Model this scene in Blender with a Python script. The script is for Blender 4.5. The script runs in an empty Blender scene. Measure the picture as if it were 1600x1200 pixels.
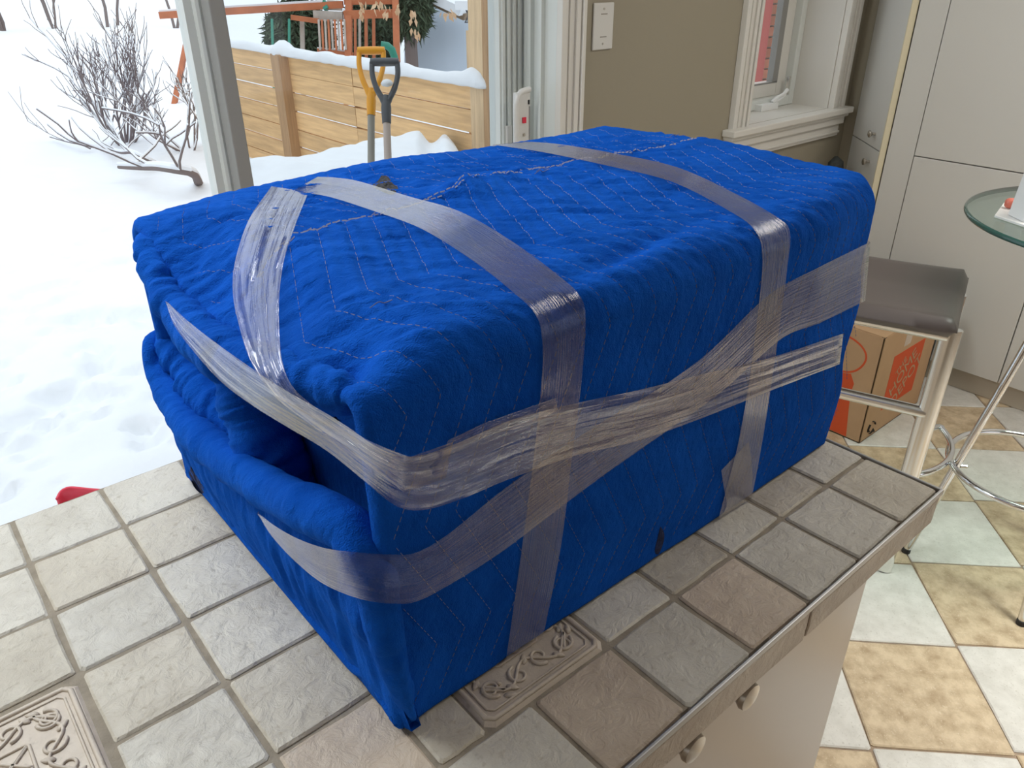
import bpy, bmesh, math, random
import numpy as np
from mathutils import Vector, Matrix
from mathutils.bvhtree import BVHTree

S = bpy.context.scene
COL = S.collection

# ------------------------------------------------------------------ camera (solved from the tile grids)
R = np.array([[0.7606135198, -0.6491832314, -0.0053108856],
              [-0.3131350937, -0.3596931170, -0.8789580619],
              [0.5686945459, 0.6702104099, -0.4768694999]])
CAM = np.array([-0.21723632588, -0.34988307084, 0.57994351143])
FPX = 1205.0
cd = bpy.data.cameras.new('camera')
cam = bpy.data.objects.new('camera', cd)
COL.objects.link(cam)
cd.sensor_width = 36.0
cd.lens = FPX / 1600 * 36.0
cd.clip_start = 0.02
cd.clip_end = 400
M4 = Matrix(((R[0, 0], -R[1, 0], -R[2, 0], CAM[0]),
             (R[0, 1], -R[1, 1], -R[2, 1], CAM[1]),
             (R[0, 2], -R[1, 2], -R[2, 2], CAM[2]),
             (0, 0, 0, 1)))
cam.matrix_world = M4
S.camera = cam

# ------------------------------------------------------------------ world, lights, exposure
w = bpy.data.worlds.new('overcast_sky')
S.world = w
w.use_nodes = True
nt = w.node_tree
bg = nt.nodes['Background']
tc = nt.nodes.new('ShaderNodeTexCoord')
sp = nt.nodes.new('ShaderNodeSeparateXYZ')
cr = nt.nodes.new('ShaderNodeValToRGB')
nt.links.new(tc.outputs['Generated'], sp.inputs[0])
nt.links.new(sp.outputs['Z'], cr.inputs[0])
nt.links.new(cr.outputs[0], bg.inputs['Color'])
cr.color_ramp.elements[0].position = 0.0
cr.color_ramp.elements[0].color = (0.93, 0.96, 1.0, 1)
cr.color_ramp.elements[1].position = 1.0
cr.color_ramp.elements[1].color = (0.86, 0.93, 1.0, 1)
# CIE overcast sky: the zenith is about three times as bright as the horizon
sk = nt.nodes.new('ShaderNodeMapRange')
sk.inputs['From Min'].default_value = 0.0
sk.inputs['From Max'].default_value = 1.0
sk.inputs['To Min'].default_value = 0.75
sk.inputs['To Max'].default_value = 2.1
nt.links.new(sp.outputs['Z'], sk.inputs[0])
nt.links.new(sk.outputs[0], bg.inputs['Strength'])


def area(name, loc, target, sx, sy, power, color=(1, 1, 1), spread=180):
    l = bpy.data.lights.new(name, 'AREA')
    l.shape = 'RECTANGLE'
    l.size = sx
    l.size_y = sy
    l.energy = power
    l.color = color
    l.spread = math.radians(spread)
    o = bpy.data.objects.new(name, l)
    COL.objects.link(o)
    o.location = loc
    d = Vector(target) - Vector(loc)
    o.rotation_euler = d.to_track_quat('-Z', 'Y').to_euler()
    return o


# daylight from a window far behind the photographer; the others are added fill lights
area('fill_left', (-2.1, 0.35, 0.55), (0.2, 0.35, 0.0), 1.6, 1.1, 6, (0.93, 0.97, 1.0))  # added fill for the left tiles; the left wall has no window
area('daylight_behind', (1.9, -2.85, 0.35), (1.9, 0.0, -0.9), 1.8, 1.3, 2, (1.0, 0.98, 0.95))
area('fill_door_side', (-0.32, 1.22, 1.46), (-0.05, 0.30, 0.1), 1.5, 0.5, 44, (0.93, 0.98, 1.0))  # added fill over the counter and parcel top, no fixture there
area('fill_overhead', (2.0, -0.35, 1.5), (1.95, -0.3, -1.0), 1.0, 1.0, 18, (1.0, 0.95, 0.88))  # added fill from above for the right side of the room
area('fill_floor', (1.75, -0.75, 1.5), (1.70, -0.55, -1.0), 0.5, 0.5, 7.5, (1.0, 0.98, 0.93), 62)  # added narrow fill that brightens the floor at the right

S.view_settings.view_transform = 'Standard'
S.view_settings.look = 'None'
S.view_settings.gamma = 1.0
S.view_settings.use_curve_mapping = False
S.view_settings.exposure = 0.0
S.cycles.use_denoising = True
S.cycles.max_bounces = 10
S.cycles.transparent_max_bounces = 24
S.cycles.sample_clamp_indirect = 6.0

RNG = random.Random(7)
NPR = np.random.RandomState(11)


# ------------------------------------------------------------------ survey helpers: where a measured sight line meets a real plane
def ray(p):
    return R.T @ np.array([(p[0] - 800) / FPX, (p[1] - 600) / FPX, 1.0])


def onz(p, z):
    d = ray(p)
    return CAM + d * (z - CAM[2]) / d[2]


def ony(p, y):
    d = ray(p)
    return CAM + d * (y - CAM[1]) / d[1]


def onx(p, x):
    d = ray(p)
    return CAM + d * (x - CAM[0]) / d[0]


def far(p, depth):
    return CAM + ray(p) * depth


# ------------------------------------------------------------------ materials
def new_mat(name):
    m = bpy.data.materials.new(name)
    m.use_nodes = True
    n = m.node_tree.nodes
    return m, m.node_tree, n['Principled BSDF']


def mat(name, color, rough=0.6, metal=0.0, var=0.0, vscale=8.0, bump=0.0, bscale=60.0, spec=0.5, stretch=(1, 1, 1),
        color2=None, detail=4.0, coat=0.0, objvar=0.0, coords='Object', bdist=0.002):
    m, t, b = new_mat(name)
    N, L = t.nodes, t.links
    b.inputs['Roughness'].default_value = rough
    b.inputs['Metallic'].default_value = metal
    b.inputs['Specular IOR Level'].default_value = spec
    b.inputs['Coat Weight'].default_value = coat
    c4 = (*color, 1)
    b.inputs['Base Color'].default_value = c4
    if var or bump or objvar:
        tcn = N.new('ShaderNodeTexCoord')
        mp = N.new('ShaderNodeMapping')
        mp.inputs['Scale'].default_value = stretch
        if objvar:
            oi = N.new('ShaderNodeObjectInfo')
            ad = N.new('ShaderNodeVectorMath')
            ad.operation = 'MULTIPLY_ADD'
            ad.inputs[1].default_value = (1, 1, 1)
            sc = N.new('ShaderNodeVectorMath')
            sc.operation = 'SCALE'
            sc.inputs[0].default_value = (37.0, 19.0, 53.0)
            L.new(oi.outputs['Random'], sc.inputs['Scale'])
            L.new(tcn.outputs[coords], ad.inputs[0])
            L.new(sc.outputs[0], ad.inputs[2])
            L.new(ad.outputs[0], mp.inputs[0])
        else:
            L.new(tcn.outputs[coords], mp.inputs[0])
    if var:
        nz = N.new('ShaderNodeTexNoise')
        nz.inputs['Scale'].default_value = vscale
        nz.inputs['Detail'].default_value = detail
        nz.inputs['Roughness'].default_value = 0.6
        L.new(mp.outputs[0], nz.inputs['Vector'])
        r = N.new('ShaderNodeValToRGB')
        r.color_ramp.elements[0].position = 0.32
        r.color_ramp.elements[1].position = 0.68
        if color2 is None:
            lo = tuple(max(0, x * (1 - var)) for x in color)
            hi = tuple(min(1, x * (1 + var)) for x in color)
        else:
            lo, hi = color2, color
        r.color_ramp.elements[0].color = (*lo, 1)
        r.color_ramp.elements[1].color = (*hi, 1)
        L.new(nz.outputs['Fac'], r.inputs[0])
        out = r.outputs[0]
        if objvar:
            hv = N.new('ShaderNodeHueSaturation')
            mr = N.new('ShaderNodeMapRange')
            mr.inputs['To Min'].default_value = 1 - objvar
            mr.inputs['To Max'].default_value = 1 + objvar
            L.new(oi.outputs['Random'], mr.inputs[0])
            L.new(mr.outputs[0], hv.inputs['Value'])
            L.new(out, hv.inputs['Color'])
            out = hv.outputs[0]
        L.new(out, b.inputs['Base Color'])
    if bump:
        nb = N.new('ShaderNodeTexNoise')
        nb.inputs['Scale'].default_value = bscale
        nb.inputs['Detail'].default_value = 5.0
        L.new(mp.outputs[0], nb.inputs['Vector'])
        bp = N.new('ShaderNodeBump')
        bp.inputs['Strength'].default_value = bump
        bp.inputs['Distance'].default_value = bdist
        L.new(nb.outputs['Fac'], bp.inputs['Height'])
        L.new(bp.outputs[0], b.inputs['Normal'])
    return m


def stone(name, light, dark, pits, objvar=0.06, rough=0.42, vs=14.0, bs=38.0, bstr=0.9, bd=0.004):
    """tumbled limestone: clouded colour, darker veins and chips, uneven surface"""
    m, t, b = new_mat(name)
    N, L = t.nodes, t.links
    b.inputs['Roughness'].default_value = rough
    tcn = N.new('ShaderNodeTexCoord')
    oi = N.new('ShaderNodeObjectInfo')
    sc = N.new('ShaderNodeVectorMath'); sc.operation = 'SCALE'
    sc.inputs[0].default_value = (31.0, 17.0, 43.0)
    L.new(oi.outputs['Random'], sc.inputs['Scale'])
    ad = N.new('ShaderNodeVectorMath'); ad.operation = 'ADD'
    L.new(tcn.outputs['Object'], ad.inputs[0]); L.new(sc.outputs[0], ad.inputs[1])
    n1 = N.new('ShaderNodeTexNoise'); n1.inputs['Scale'].default_value = vs; n1.inputs['Detail'].default_value = 6
    n1.inputs['Roughness'].default_value = 0.62
    L.new(ad.outputs[0], n1.inputs['Vector'])
    r1 = N.new('ShaderNodeValToRGB')
    r1.color_ramp.elements[0].position = 0.34; r1.color_ramp.elements[0].color = (*dark, 1)
    r1.color_ramp.elements[1].position = 0.62; r1.color_ramp.elements[1].color = (*light, 1)
    L.new(n1.outputs['Fac'], r1.inputs[0])
    n2 = N.new('ShaderNodeTexNoise'); n2.inputs['Scale'].default_value = vs * 9.0; n2.inputs['Detail'].default_value = 4
    L.new(ad.outputs[0], n2.inputs['Vector'])
    r2 = N.new('ShaderNodeValToRGB')
    r2.color_ramp.elements[0].position = 0.60; r2.color_ramp.elements[0].color = (0, 0, 0, 1)
    r2.color_ramp.elements[1].position = 0.74; r2.color_ramp.elements[1].color = (0.6, 0.6, 0.6, 1)
    L.new(n2.outputs['Fac'], r2.inputs[0])
    mx = N.new('ShaderNodeMix'); mx.data_type = 'RGBA'
    mx.inputs[7].default_value = (*pits, 1)
    L.new(r2.outputs[0], mx.inputs[0]); L.new(r1.outputs[0], mx.inputs[6])
    hv = N.new('ShaderNodeHueSaturation')
    mr = N.new('ShaderNodeMapRange'); mr.inputs['To Min'].default_value = 1 - objvar; mr.inputs['To Max'].default_value = 1 + objvar
    L.new(oi.outputs['Random'], mr.inputs[0]); L.new(mr.outputs[0], hv.inputs['Value'])
    L.new(mx.outputs[2], hv.inputs['Color']); L.new(hv.outputs[0], b.inputs['Base Color'])
    n3 = N.new('ShaderNodeTexNoise'); n3.inputs['Scale'].default_value = bs; n3.inputs['Detail'].default_value = 8
    n3.inputs['Roughness'].default_value = 0.62
    n3.inputs['Distortion'].default_value = 0.5
    L.new(ad.outputs[0], n3.inputs['Vector'])
    bp = N.new('ShaderNodeBump'); bp.inputs['Strength'].default_value = bstr; bp.inputs['Distance'].default_value = bd
    L.new(n3.outputs['Fac'], bp.inputs['Height']); L.new(bp.outputs[0], b.inputs['Normal'])
    return m


MT = {}
MT['wall'] = mat('beige_wall_paint', (0.34, 0.305, 0.23), 0.75, bump=0.05, bscale=300)
MT['wall_room'] = mat('pale_wall_paint', (0.45, 0.39, 0.31), 0.8)
MT['ceiling'] = mat('ceiling_paint', (0.8, 0.78, 0.74), 0.9)
MT['trim'] = mat('white_trim_paint', (0.74, 0.72, 0.67), 0.35)
MT['vinyl'] = mat('white_vinyl', (0.72, 0.75, 0.72), 0.3)
MT['grey_stileshade'] = mat('grey_seal_and_stile_shade', (0.29, 0.285, 0.27), 0.5)  # grey of the seals, also standing for shade on the meeting stile
MT['cabinet'] = mat('white_cabinet_laminate', (0.68, 0.67, 0.635), 0.3, bump=0.10, bscale=24, stretch=(6, 6, 0.5), bdist=0.0006)
MT['cabinet_edge'] = mat('yellowed_edge_band', (0.74, 0.67, 0.48), 0.45)
MT['toe'] = mat('beige_toe_kick', (0.52, 0.46, 0.37), 0.5)
MT['island'] = mat('cream_island_panel', (0.70, 0.61, 0.525), 0.28)
MT['chrome'] = mat('polished_chrome', (0.78, 0.78, 0.79), 0.08, 1.0)
MT['brushed'] = mat('brushed_chrome', (0.80, 0.79, 0.76), 0.22, 1.0)
MT['nickel'] = mat('brushed_nickel', (0.56, 0.52, 0.47), 0.3, 1.0)
MT['leather'] = mat('dark_brown_leatherette', (0.115, 0.095, 0.088), 0.40, bump=0.25, bscale=220, bdist=0.0006)
MT['rubber'] = mat('black_rubber', (0.015, 0.015, 0.016), 0.6)
MT['card'] = mat('brown_cardboard', (0.50, 0.315, 0.175), 0.8, var=0.06, vscale=6, bump=0.05, bscale=200)
MT['orange'] = mat('orange_print', (0.62, 0.085, 0.02), 0.75)
MT['cardtape'] = mat('carton_tape', (0.62, 0.50, 0.40), 0.25)
MT['ink'] = mat('dark_ink', (0.03, 0.025, 0.02), 0.8)
MT['print'] = mat('unprinted_letters', (0.46, 0.30, 0.17), 0.8)
MT['white'] = mat('white_paper', (0.86, 0.87, 0.86), 0.6)
MT['red'] = mat('red_plastic', (0.75, 0.03, 0.07), 0.35)
MT['redsweet'] = mat('salmon_foil', (0.75, 0.20, 0.14), 0.3, var=0.25, vscale=90)
MT['plate'] = mat('almond_plastic', (0.70, 0.69, 0.66), 0.35)
MT['wood'] = mat('fence_cedar', (0.72, 0.455, 0.22), 0.75, var=0.18, vscale=3.5, stretch=(5, 0.6, 9), bump=0.15, bscale=20, objvar=0.10)
MT['woodpost'] = mat('post_wood', (0.66, 0.47, 0.28), 0.75, var=0.15, vscale=5, stretch=(9, 9, 0.6), objvar=0.05)
MT['woodbrown_postshade'] = mat('brown_wood_and_post_shade', (0.44, 0.265, 0.135), 0.8, var=0.15, vscale=5, stretch=(9, 9, 0.6))
MT['redwood'] = mat('playset_cedar', (0.46, 0.14, 0.055), 0.7, var=0.15, vscale=6)
MT['greywood'] = mat('weathered_wood', (0.44, 0.38, 0.33), 0.8, var=0.12, vscale=8)
MT['green'] = mat('green_plastic', (0.02, 0.22, 0.15), 0.4)
MT['bark'] = mat('twig_bark', (0.19, 0.15, 0.14), 0.9)
MT['leaf'] = mat('evergreen_needles', (0.055, 0.085, 0.045), 0.8, var=0.5, vscale=20)
MT['dryleaf'] = mat('dry_leaf', (0.72, 0.50, 0.32), 0.8)
MT['yellow'] = mat('yellow_plastic', (0.80, 0.34, 0.008), 0.4)
MT['charcoal'] = mat('charcoal_plastic', (0.07, 0.075, 0.085), 0.45)
MT['shaft1'] = mat('grey_shaft', (0.30, 0.28, 0.24), 0.5)
MT['shaft2'] = mat('pale_wood_shaft', (0.52, 0.43, 0.38), 0.6)
MT['siding'] = mat('pale_blue_siding', (0.50, 0.57, 0.66), 0.8)
MT['fascia'] = mat('brown_fascia', (0.22, 0.15, 0.09), 0.8)
MT['redpanel'] = mat('red_cladding', (0.42, 0.10, 0.085), 0.7)
MT['brick'] = mat('red_brick', (0.36, 0.15, 0.095), 0.9, var=0.15, vscale=9, objvar=0.12)
MT['mortar'] = mat('mortar', (0.55, 0.5, 0.45), 0.9)
MT['alu'] = mat('edge_profile', (0.42, 0.42, 0.42), 0.42, 1.0)
MT['grout'] = mat('sanded_grout', (0.31, 0.265, 0.205), 0.95, var=0.2, vscale=40, bump=0.4, bscale=400)
MT['floorgrout'] = mat('floor_grout', (0.33, 0.25, 0.18), 0.95, var=0.2, vscale=40)
MT['snow'] = mat('fresh_snow', (0.80, 0.82, 0.85), 0.9, bump=0.5, bscale=6, coords='Object', bdist=0.02)
MT['dark'] = mat('dark_fabric', (0.03, 0.035, 0.035), 0.8, var=0.5, vscale=60)
MT['ivory'] = stone('ivory_limestone', (0.65, 0.615, 0.54), (0.56, 0.52, 0.445), (0.40, 0.35, 0.28), bstr=1.0, bs=55, rough=0.36)
MT['beige'] = stone('beige_limestone', (0.60, 0.55, 0.455), (0.50, 0.445, 0.36), (0.36, 0.29, 0.2), bstr=1.0, bs=55, rough=0.36)
MT['tan'] = stone('tan_limestone', (0.60, 0.50, 0.395), (0.49, 0.395, 0.305), (0.55, 0.48, 0.4), bstr=1.0, bs=55, rough=0.36)
MT['deco'] = stone('carved_limestone', (0.60, 0.52, 0.43), (0.50, 0.42, 0.34), (0.34, 0.28, 0.21), bstr=0.5)
MT['floorwhite'] = stone('white_floor_stone', (0.72, 0.70, 0.65), (0.60, 0.58, 0.53), (0.45, 0.42, 0.36), vs=20, bs=32, bstr=0.5, rough=0.4)
MT['floortan'] = stone('tan_floor_stone', (0.66, 0.53, 0.36), (0.42, 0.31, 0.19), (0.74, 0.64, 0.49), vs=24, bs=32, bstr=0.6, rough=0.42)
MT['thread'] = mat('white_thread', (0.18, 0.22, 0.40), 0.8)
MT['hemthread'] = mat('pale_hem_thread', (0.55, 0.56, 0.66), 0.8)
MT['worn'] = mat('worn_grey_batting', (0.055, 0.055, 0.062), 1.0, var=0.5, vscale=260, bump=1.0, bscale=500)
MT['wornnavy'] = mat('worn_navy_patch', (0.014, 0.022, 0.075), 1.0, var=0.5, vscale=260)


def blanket_mat():
    m, t, b = new_mat('blue_moving_blanket')
    N, L = t.nodes, t.links
    b.inputs['Roughness'].default_value = 0.92
    b.inputs['Specular IOR Level'].default_value = 0.04
    b.inputs['Sheen Weight'].default_value = 0.18
    b.inputs['Sheen Roughness'].default_value = 0.5
    b.inputs['Sheen Tint'].default_value = (0.05, 0.35, 1.0, 1)
    tcn = N.new('ShaderNodeTexCoord')
    n1 = N.new('ShaderNodeTexNoise'); n1.inputs['Scale'].default_value = 14; n1.inputs['Detail'].default_value = 8
    n1.inputs['Roughness'].default_value = 0.7
    L.new(tcn.outputs['Object'], n1.inputs['Vector'])
    r = N.new('ShaderNodeValToRGB')
    r.color_ramp.elements[0].position = 0.3; r.color_ramp.elements[0].color = (0.0020, 0.060, 0.38, 1)
    r.color_ramp.elements[1].position = 0.7; r.color_ramp.elements[1].color = (0.006, 0.100, 0.56, 1)
    L.new(n1.outputs['Fac'], r.inputs[0]); L.new(r.outputs[0], b.inputs['Base Color'])
    n2 = N.new('ShaderNodeTexNoise'); n2.inputs['Scale'].default_value = 900; n2.inputs['Detail'].default_value = 2
    n3 = N.new('ShaderNodeTexNoise'); n3.inputs['Scale'].default_value = 150; n3.inputs['Detail'].default_value = 4
    L.new(tcn.outputs['Object'], n2.inputs['Vector']); L.new(tcn.outputs['Object'], n3.inputs['Vector'])
    ma = N.new('ShaderNodeMath'); ma.operation = 'MULTIPLY_ADD'; ma.inputs[1].default_value = 1.8
    L.new(n3.outputs['Fac'], ma.inputs[0]); L.new(n2.outputs['Fac'], ma.inputs[2])
    # fine puckers pulled across the quilting lines
    mw = N.new('ShaderNodeMapping'); mw.vector_type = 'TEXTURE'
    mw.inputs['Rotation'].default_value = (0, 0, math.radians(-31)); mw.inputs['Scale'].default_value = (0.055, 0.0075, 0.03)
    L.new(tcn.outputs['Object'], mw.inputs[0])
    nw = N.new('ShaderNodeTexNoise'); nw.inputs['Scale'].default_value = 1.0; nw.inputs['Detail'].default_value = 3; nw.inputs['Distortion'].default_value = 0.4
    L.new(mw.outputs[0], nw.inputs['Vector'])
    bw = N.new('ShaderNodeBump'); bw.inputs['Strength'].default_value = 0.6; bw.inputs['Distance'].default_value = 0.004
    L.new(nw.outputs['Fac'], bw.inputs['Height'])
    bp = N.new('ShaderNodeBump'); bp.inputs['Strength'].default_value = 0.65; bp.inputs['Distance'].default_value = 0.0018
    L.new(bw.outputs[0], bp.inputs['Normal'])
    L.new(ma.outputs[0], bp.inputs['Height']); L.new(bp.outputs[0], b.inputs['Normal'])
    return m


def tape_mat(name, strength, sx, sy, rough):
    m = bpy.data.materials.new(name)
    m.use_nodes = True
    t = m.node_tree; N, L = t.nodes, t.links
    N.remove(N['Principled BSDF'])
    out = N['Material Output']
    uv = N.new('ShaderNodeUVMap')
    mp = N.new('ShaderNodeMapping'); mp.inputs['Scale'].default_value = (sx, sy, 1)
    L.new(uv.outputs[0], mp.inputs[0])
    nz = N.new('ShaderNodeTexNoise'); nz.inputs['Scale'].default_value = 1.0; nz.inputs['Detail'].default_value = 5
    nz.inputs['Distortion'].default_value = 0.6
    L.new(mp.outputs[0], nz.inputs['Vector'])
    bp = N.new('ShaderNodeBump'); bp.inputs['Strength'].default_value = strength; bp.inputs['Distance'].default_value = 0.004
    L.new(nz.outputs['Fac'], bp.inputs['Height'])
    tr = N.new('ShaderNodeBsdfTransparent'); tr.inputs[0].default_value = (0.90, 0.84, 0.82, 1)
    df = N.new('ShaderNodeBsdfDiffuse'); df.inputs[0].default_value = (0.78, 0.75, 0.74, 1)
    gl = N.new('ShaderNodeBsdfGlossy'); gl.inputs['Roughness'].default_value = rough
    gl.inputs[0].default_value = (0.95, 0.95, 0.95, 1)
    L.new(bp.outputs[0], gl.inputs['Normal'])
    r = N.new('ShaderNodeMapRange'); r.inputs['From Min'].default_value = 0.3; r.inputs['From Max'].default_value = 0.7
    r.inputs['To Min'].default_value = 0.01; r.inputs['To Max'].default_value = 0.06
    L.new(nz.outputs['Fac'], r.inputs[0])
    m1 = N.new('ShaderNodeMixShader')
    L.new(r.outputs[0], m1.inputs[0]); L.new(tr.outputs[0], m1.inputs[1]); L.new(df.outputs[0], m1.inputs[2])
    lw = N.new('ShaderNodeLayerWeight'); lw.inputs[0].default_value = 0.5
    L.new(bp.outputs[0], lw.inputs['Normal'])
    pw = N.new('ShaderNodeMath'); pw.operation = 'POWER'; pw.inputs[1].default_value = 2.5
    L.new(lw.outputs['Facing'], pw.inputs[0])
    m2r = N.new('ShaderNodeMapRange'); m2r.inputs['To Min'].default_value = 0.03; m2r.inputs['To Max'].default_value = 1.0
    L.new(pw.outputs[0], m2r.inputs[0])
    m2 = N.new('ShaderNodeMixShader')
    L.new(m2r.outputs[0], m2.inputs[0]); L.new(m1.outputs[0], m2.inputs[1]); L.new(gl.outputs[0], m2.inputs[2])
    L.new(m2.outputs[0], out.inputs[0])
    return m


def pane_mat(name, tint, refl=0.05):
    m = bpy.data.materials.new(name)
    m.use_nodes = True
    t = m.node_tree; N, L = t.nodes, t.links
    N.remove(N['Principled BSDF'])
    tr = N.new('ShaderNodeBsdfTransparent'); tr.inputs[0].default_value = (*tint, 1)
    gl = N.new('ShaderNodeBsdfGlossy'); gl.inputs['Roughness'].default_value = 0.02
    lw = N.new('ShaderNodeLayerWeight')
    pw = N.new('ShaderNodeMath'); pw.operation = 'POWER'; pw.inputs[1].default_value = 4.0
    L.new(lw.outputs['Facing'], pw.inputs[0])
    mr = N.new('ShaderNodeMapRange'); mr.inputs['To Min'].default_value = refl; mr.inputs['To Max'].default_value = 0.8
    L.new(pw.outputs[0], mr.inputs[0])
    mx = N.new('ShaderNodeMixShader')
    L.new(mr.outputs[0], mx.inputs[0]); L.new(tr.outputs[0], mx.inputs[1]); L.new(gl.outputs[0], mx.inputs[2])
    L.new(mx.outputs[0], N['Material Output'].inputs[0])
    return m


MT['blanket'] = blanket_mat()
MT['tape'] = tape_mat('clear_packing_tape', 0.22, 5.0, 26.0, 0.15)
MT['tape_creased'] = tape_mat('creased_packing_tape', 0.55, 3.0, 7.0, 0.08)
MT['pane'] = pane_mat('door_glass', (0.88, 0.90, 0.905), 0.03)
MT['pane_clear'] = pane_mat('clear_glass', (0.97, 0.98, 0.98), 0.02)
MT['tableglass'] = pane_mat('table_glass', (0.80, 0.90, 0.87), 0.05)
MT['glassedge'] = mat('green_glass_edge', (0.03, 0.10, 0.085), 0.08, coat=0.5)


# ------------------------------------------------------------------ mesh helpers
class MB:
    """collects shapes; build() links them as one mesh object"""
    def __init__(self):
        self.v = []; self.f = []

    def add(self, v, f):
        n = len(self.v)
        self.v += [tuple(float(c) for c in p) for p in v]
        self.f += [tuple(i + n for i in q) for q in f]
        return self

    def box(self, lo, hi):
        (x0, y0, z0), (x1, y1, z1) = lo, hi
        return self.add([(x0, y0, z0), (x1, y0, z0), (x1, y1, z0), (x0, y1, z0), (x0, y0, z1), (x1, y0, z1), (x1, y1, z1), (x0, y1, z1)],
                        [(0, 3, 2, 1), (4, 5, 6, 7), (0, 1, 5, 4), (1, 2, 6, 5), (2, 3, 7, 6), (3, 0, 4, 7)])

    def hexa(self, bottom, top):
        v = list(bottom) + list(top)
        return self.add(v, [(0, 3, 2, 1), (4, 5, 6, 7), (0, 1, 5, 4), (1, 2, 6, 5), (2, 3, 7, 6), (3, 0, 4, 7)])

    def bar(self, p0, p1, wx, wy, up=(0, 0, 1)):
        p0 = np.array(p0, float); p1 = np.array(p1, float)
        d = p1 - p0; d = d / np.linalg.norm(d)
        u = np.array(up, float)
        if abs(np.dot(u, d)) > 0.95:
            u = np.array((0.7606, -0.6492, 0.0))
        a = np.cross(d, u); a /= np.linalg.norm(a)
        b = np.cross(a, d)
        a = a * wx / 2; b = b * wy / 2
        return self.hexa([p0 - a - b, p0 + a - b, p0 + a + b, p0 - a + b], [p1 - a - b, p1 + a - b, p1 + a + b, p1 - a + b])

    def tube(self, pts, rad, seg=10, cap=True, flat=1.0, closed=False):
        pts = np.array(pts, float)
        n = len(pts)
        rad = np.broadcast_to(np.array(rad, float), (n,)) if np.ndim(rad) < 2 else rad
        if closed:
            tan = np.roll(pts, -1, 0) - np.roll(pts, 1, 0)
        else:
            tan = np.gradient(pts, axis=0)
        tan /= np.linalg.norm(tan, axis=1)[:, None] + 1e-12
        ref = np.array((0, 0, 1.0)) if abs(tan[0][2]) < 0.9 else np.array((1.0, 0, 0))
        a = np.cross(tan[0], ref); a /= np.linalg.norm(a)
        v = []
        for i in range(n):
            a = a - tan[i] * np.dot(a, tan[i]); a /= np.linalg.norm(a) + 1e-12
            b = np.cross(tan[i], a)
            for k in range(seg):
                th = 2 * math.pi * k / seg
                v.append(pts[i] + rad[i] * (math.cos(th) * a + flat * math.sin(th) * b))
        f = []
        for i in range(n if closed else n - 1):
            j = (i + 1) % n
            for k in range(seg):
                k2 = (k + 1) % seg
                f.append((i * seg + k, i * seg + k2, j * seg + k2, j * seg + k))
        if cap and not closed:
            f.append(tuple(range(seg))[::-1])
            f.append(tuple((n - 1) * seg + k for k in range(seg)))
        return self.add(v, f)

    def lathe(self, prof, seg=32, center=(0, 0, 0), axis=(0, 0, 1)):
        ax = Vector(axis).normalized()
        q = Vector((0, 0, 1)).rotation_difference(ax).to_matrix()
        v = []; f = []
        for r, z in prof:
            for k in range(seg):
                th = 2 * math.pi * k / seg
                p = q @ Vector((r * math.cos(th), r * math.sin(th), z))
                v.append((p.x + center[0], p.y + center[1], p.z + center[2]))
        for i in range(len(prof) - 1):
            for k in range(seg):
                k2 = (k + 1) % seg
                f.append((i * seg + k, i * seg + k2, (i + 1) * seg + k2, (i + 1) * seg + k))
        f.append(tuple(range(seg))[::-1])
        f.append(tuple((len(prof) - 1) * seg + k for k in range(seg)))
        return self.add(v, f)

    def mesh(self, name, m, smooth=False):
        me = bpy.data.meshes.new(name)
        me.from_pydata(self.v, [], self.f)
        me.materials.append(m)
        me.validate()
        if smooth:
            me.polygons.foreach_set('use_smooth', [True] * len(me.polygons))
            if smooth == 'auto':
                me.set_sharp_from_angle(angle=math.radians(38))
        me.update()
        return me

    def build(self, name, m, parent=None, smooth=False, bevel=0.0):
        o = bpy.data.objects.new(name, self.mesh(name, m, smooth))
        COL.objects.link(o)
        if parent is not None:
            o.parent = parent
            o.matrix_parent_inverse = Matrix.Translation(-Vector(world_loc(parent)))
        if bevel:
            b = o.modifiers.new('bevel', 'BEVEL'); b.width = bevel; b.segments = 2; b.limit_method = 'ANGLE'
        return o


def world_loc(o):
    """where a parent's own frame sits: roots carry a location, parts below them sit in world coordinates"""
    return Vector(o.location) if o.parent is None else Vector((0, 0, 0))


def grid_obj(name, P, m, parent=None, uv=None, smooth=True, wrap=False, kind=None):
    """P: (rows, cols, 3) array"""
    a, b, _ = P.shape
    idx = np.arange(a * b).reshape(a, b)
    if wrap:
        nx = np.roll(idx, -1, 1)
        q = np.stack([idx[:-1], nx[:-1], nx[1:], idx[1:]], -1).reshape(-1, 4)
    else:
        q = np.stack([idx[:-1, :-1], idx[:-1, 1:], idx[1:, 1:], idx[1:, :-1]], -1).reshape(-1, 4)
    me = np_mesh(name, P.reshape(-1, 3), q, m, smooth)
    if uv is not None:
        l = me.uv_layers.new(name='UVMap')
        l.data.foreach_set('uv', uv.reshape(-1, 2)[q.ravel()].astype(np.float32).ravel())
    o = bpy.data.objects.new(name, me)
    COL.objects.link(o)
    if parent is not None:
        o.parent = parent
        o.matrix_parent_inverse = Matrix.Translation(-Vector(world_loc(parent)))
    return o, q


def np_mesh(name, V, Q, m, smooth=True):
    me = bpy.data.meshes.new(name)
    k = Q.shape[1]
    me.vertices.add(len(V)); me.vertices.foreach_set('co', np.asarray(V, np.float32).ravel())
    me.loops.add(Q.size); me.loops.foreach_set('vertex_index', Q.astype(np.int32).ravel())
    me.polygons.add(len(Q))
    me.polygons.foreach_set('loop_start', np.arange(0, Q.size, k, dtype=np.int32))
    me.polygons.foreach_set('loop_total', np.full(len(Q), k, np.int32))
    me.polygons.foreach_set('use_smooth', np.full(len(Q), smooth))
    me.materials.append(m)
    me.update(calc_edges=True)
    return me


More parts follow.
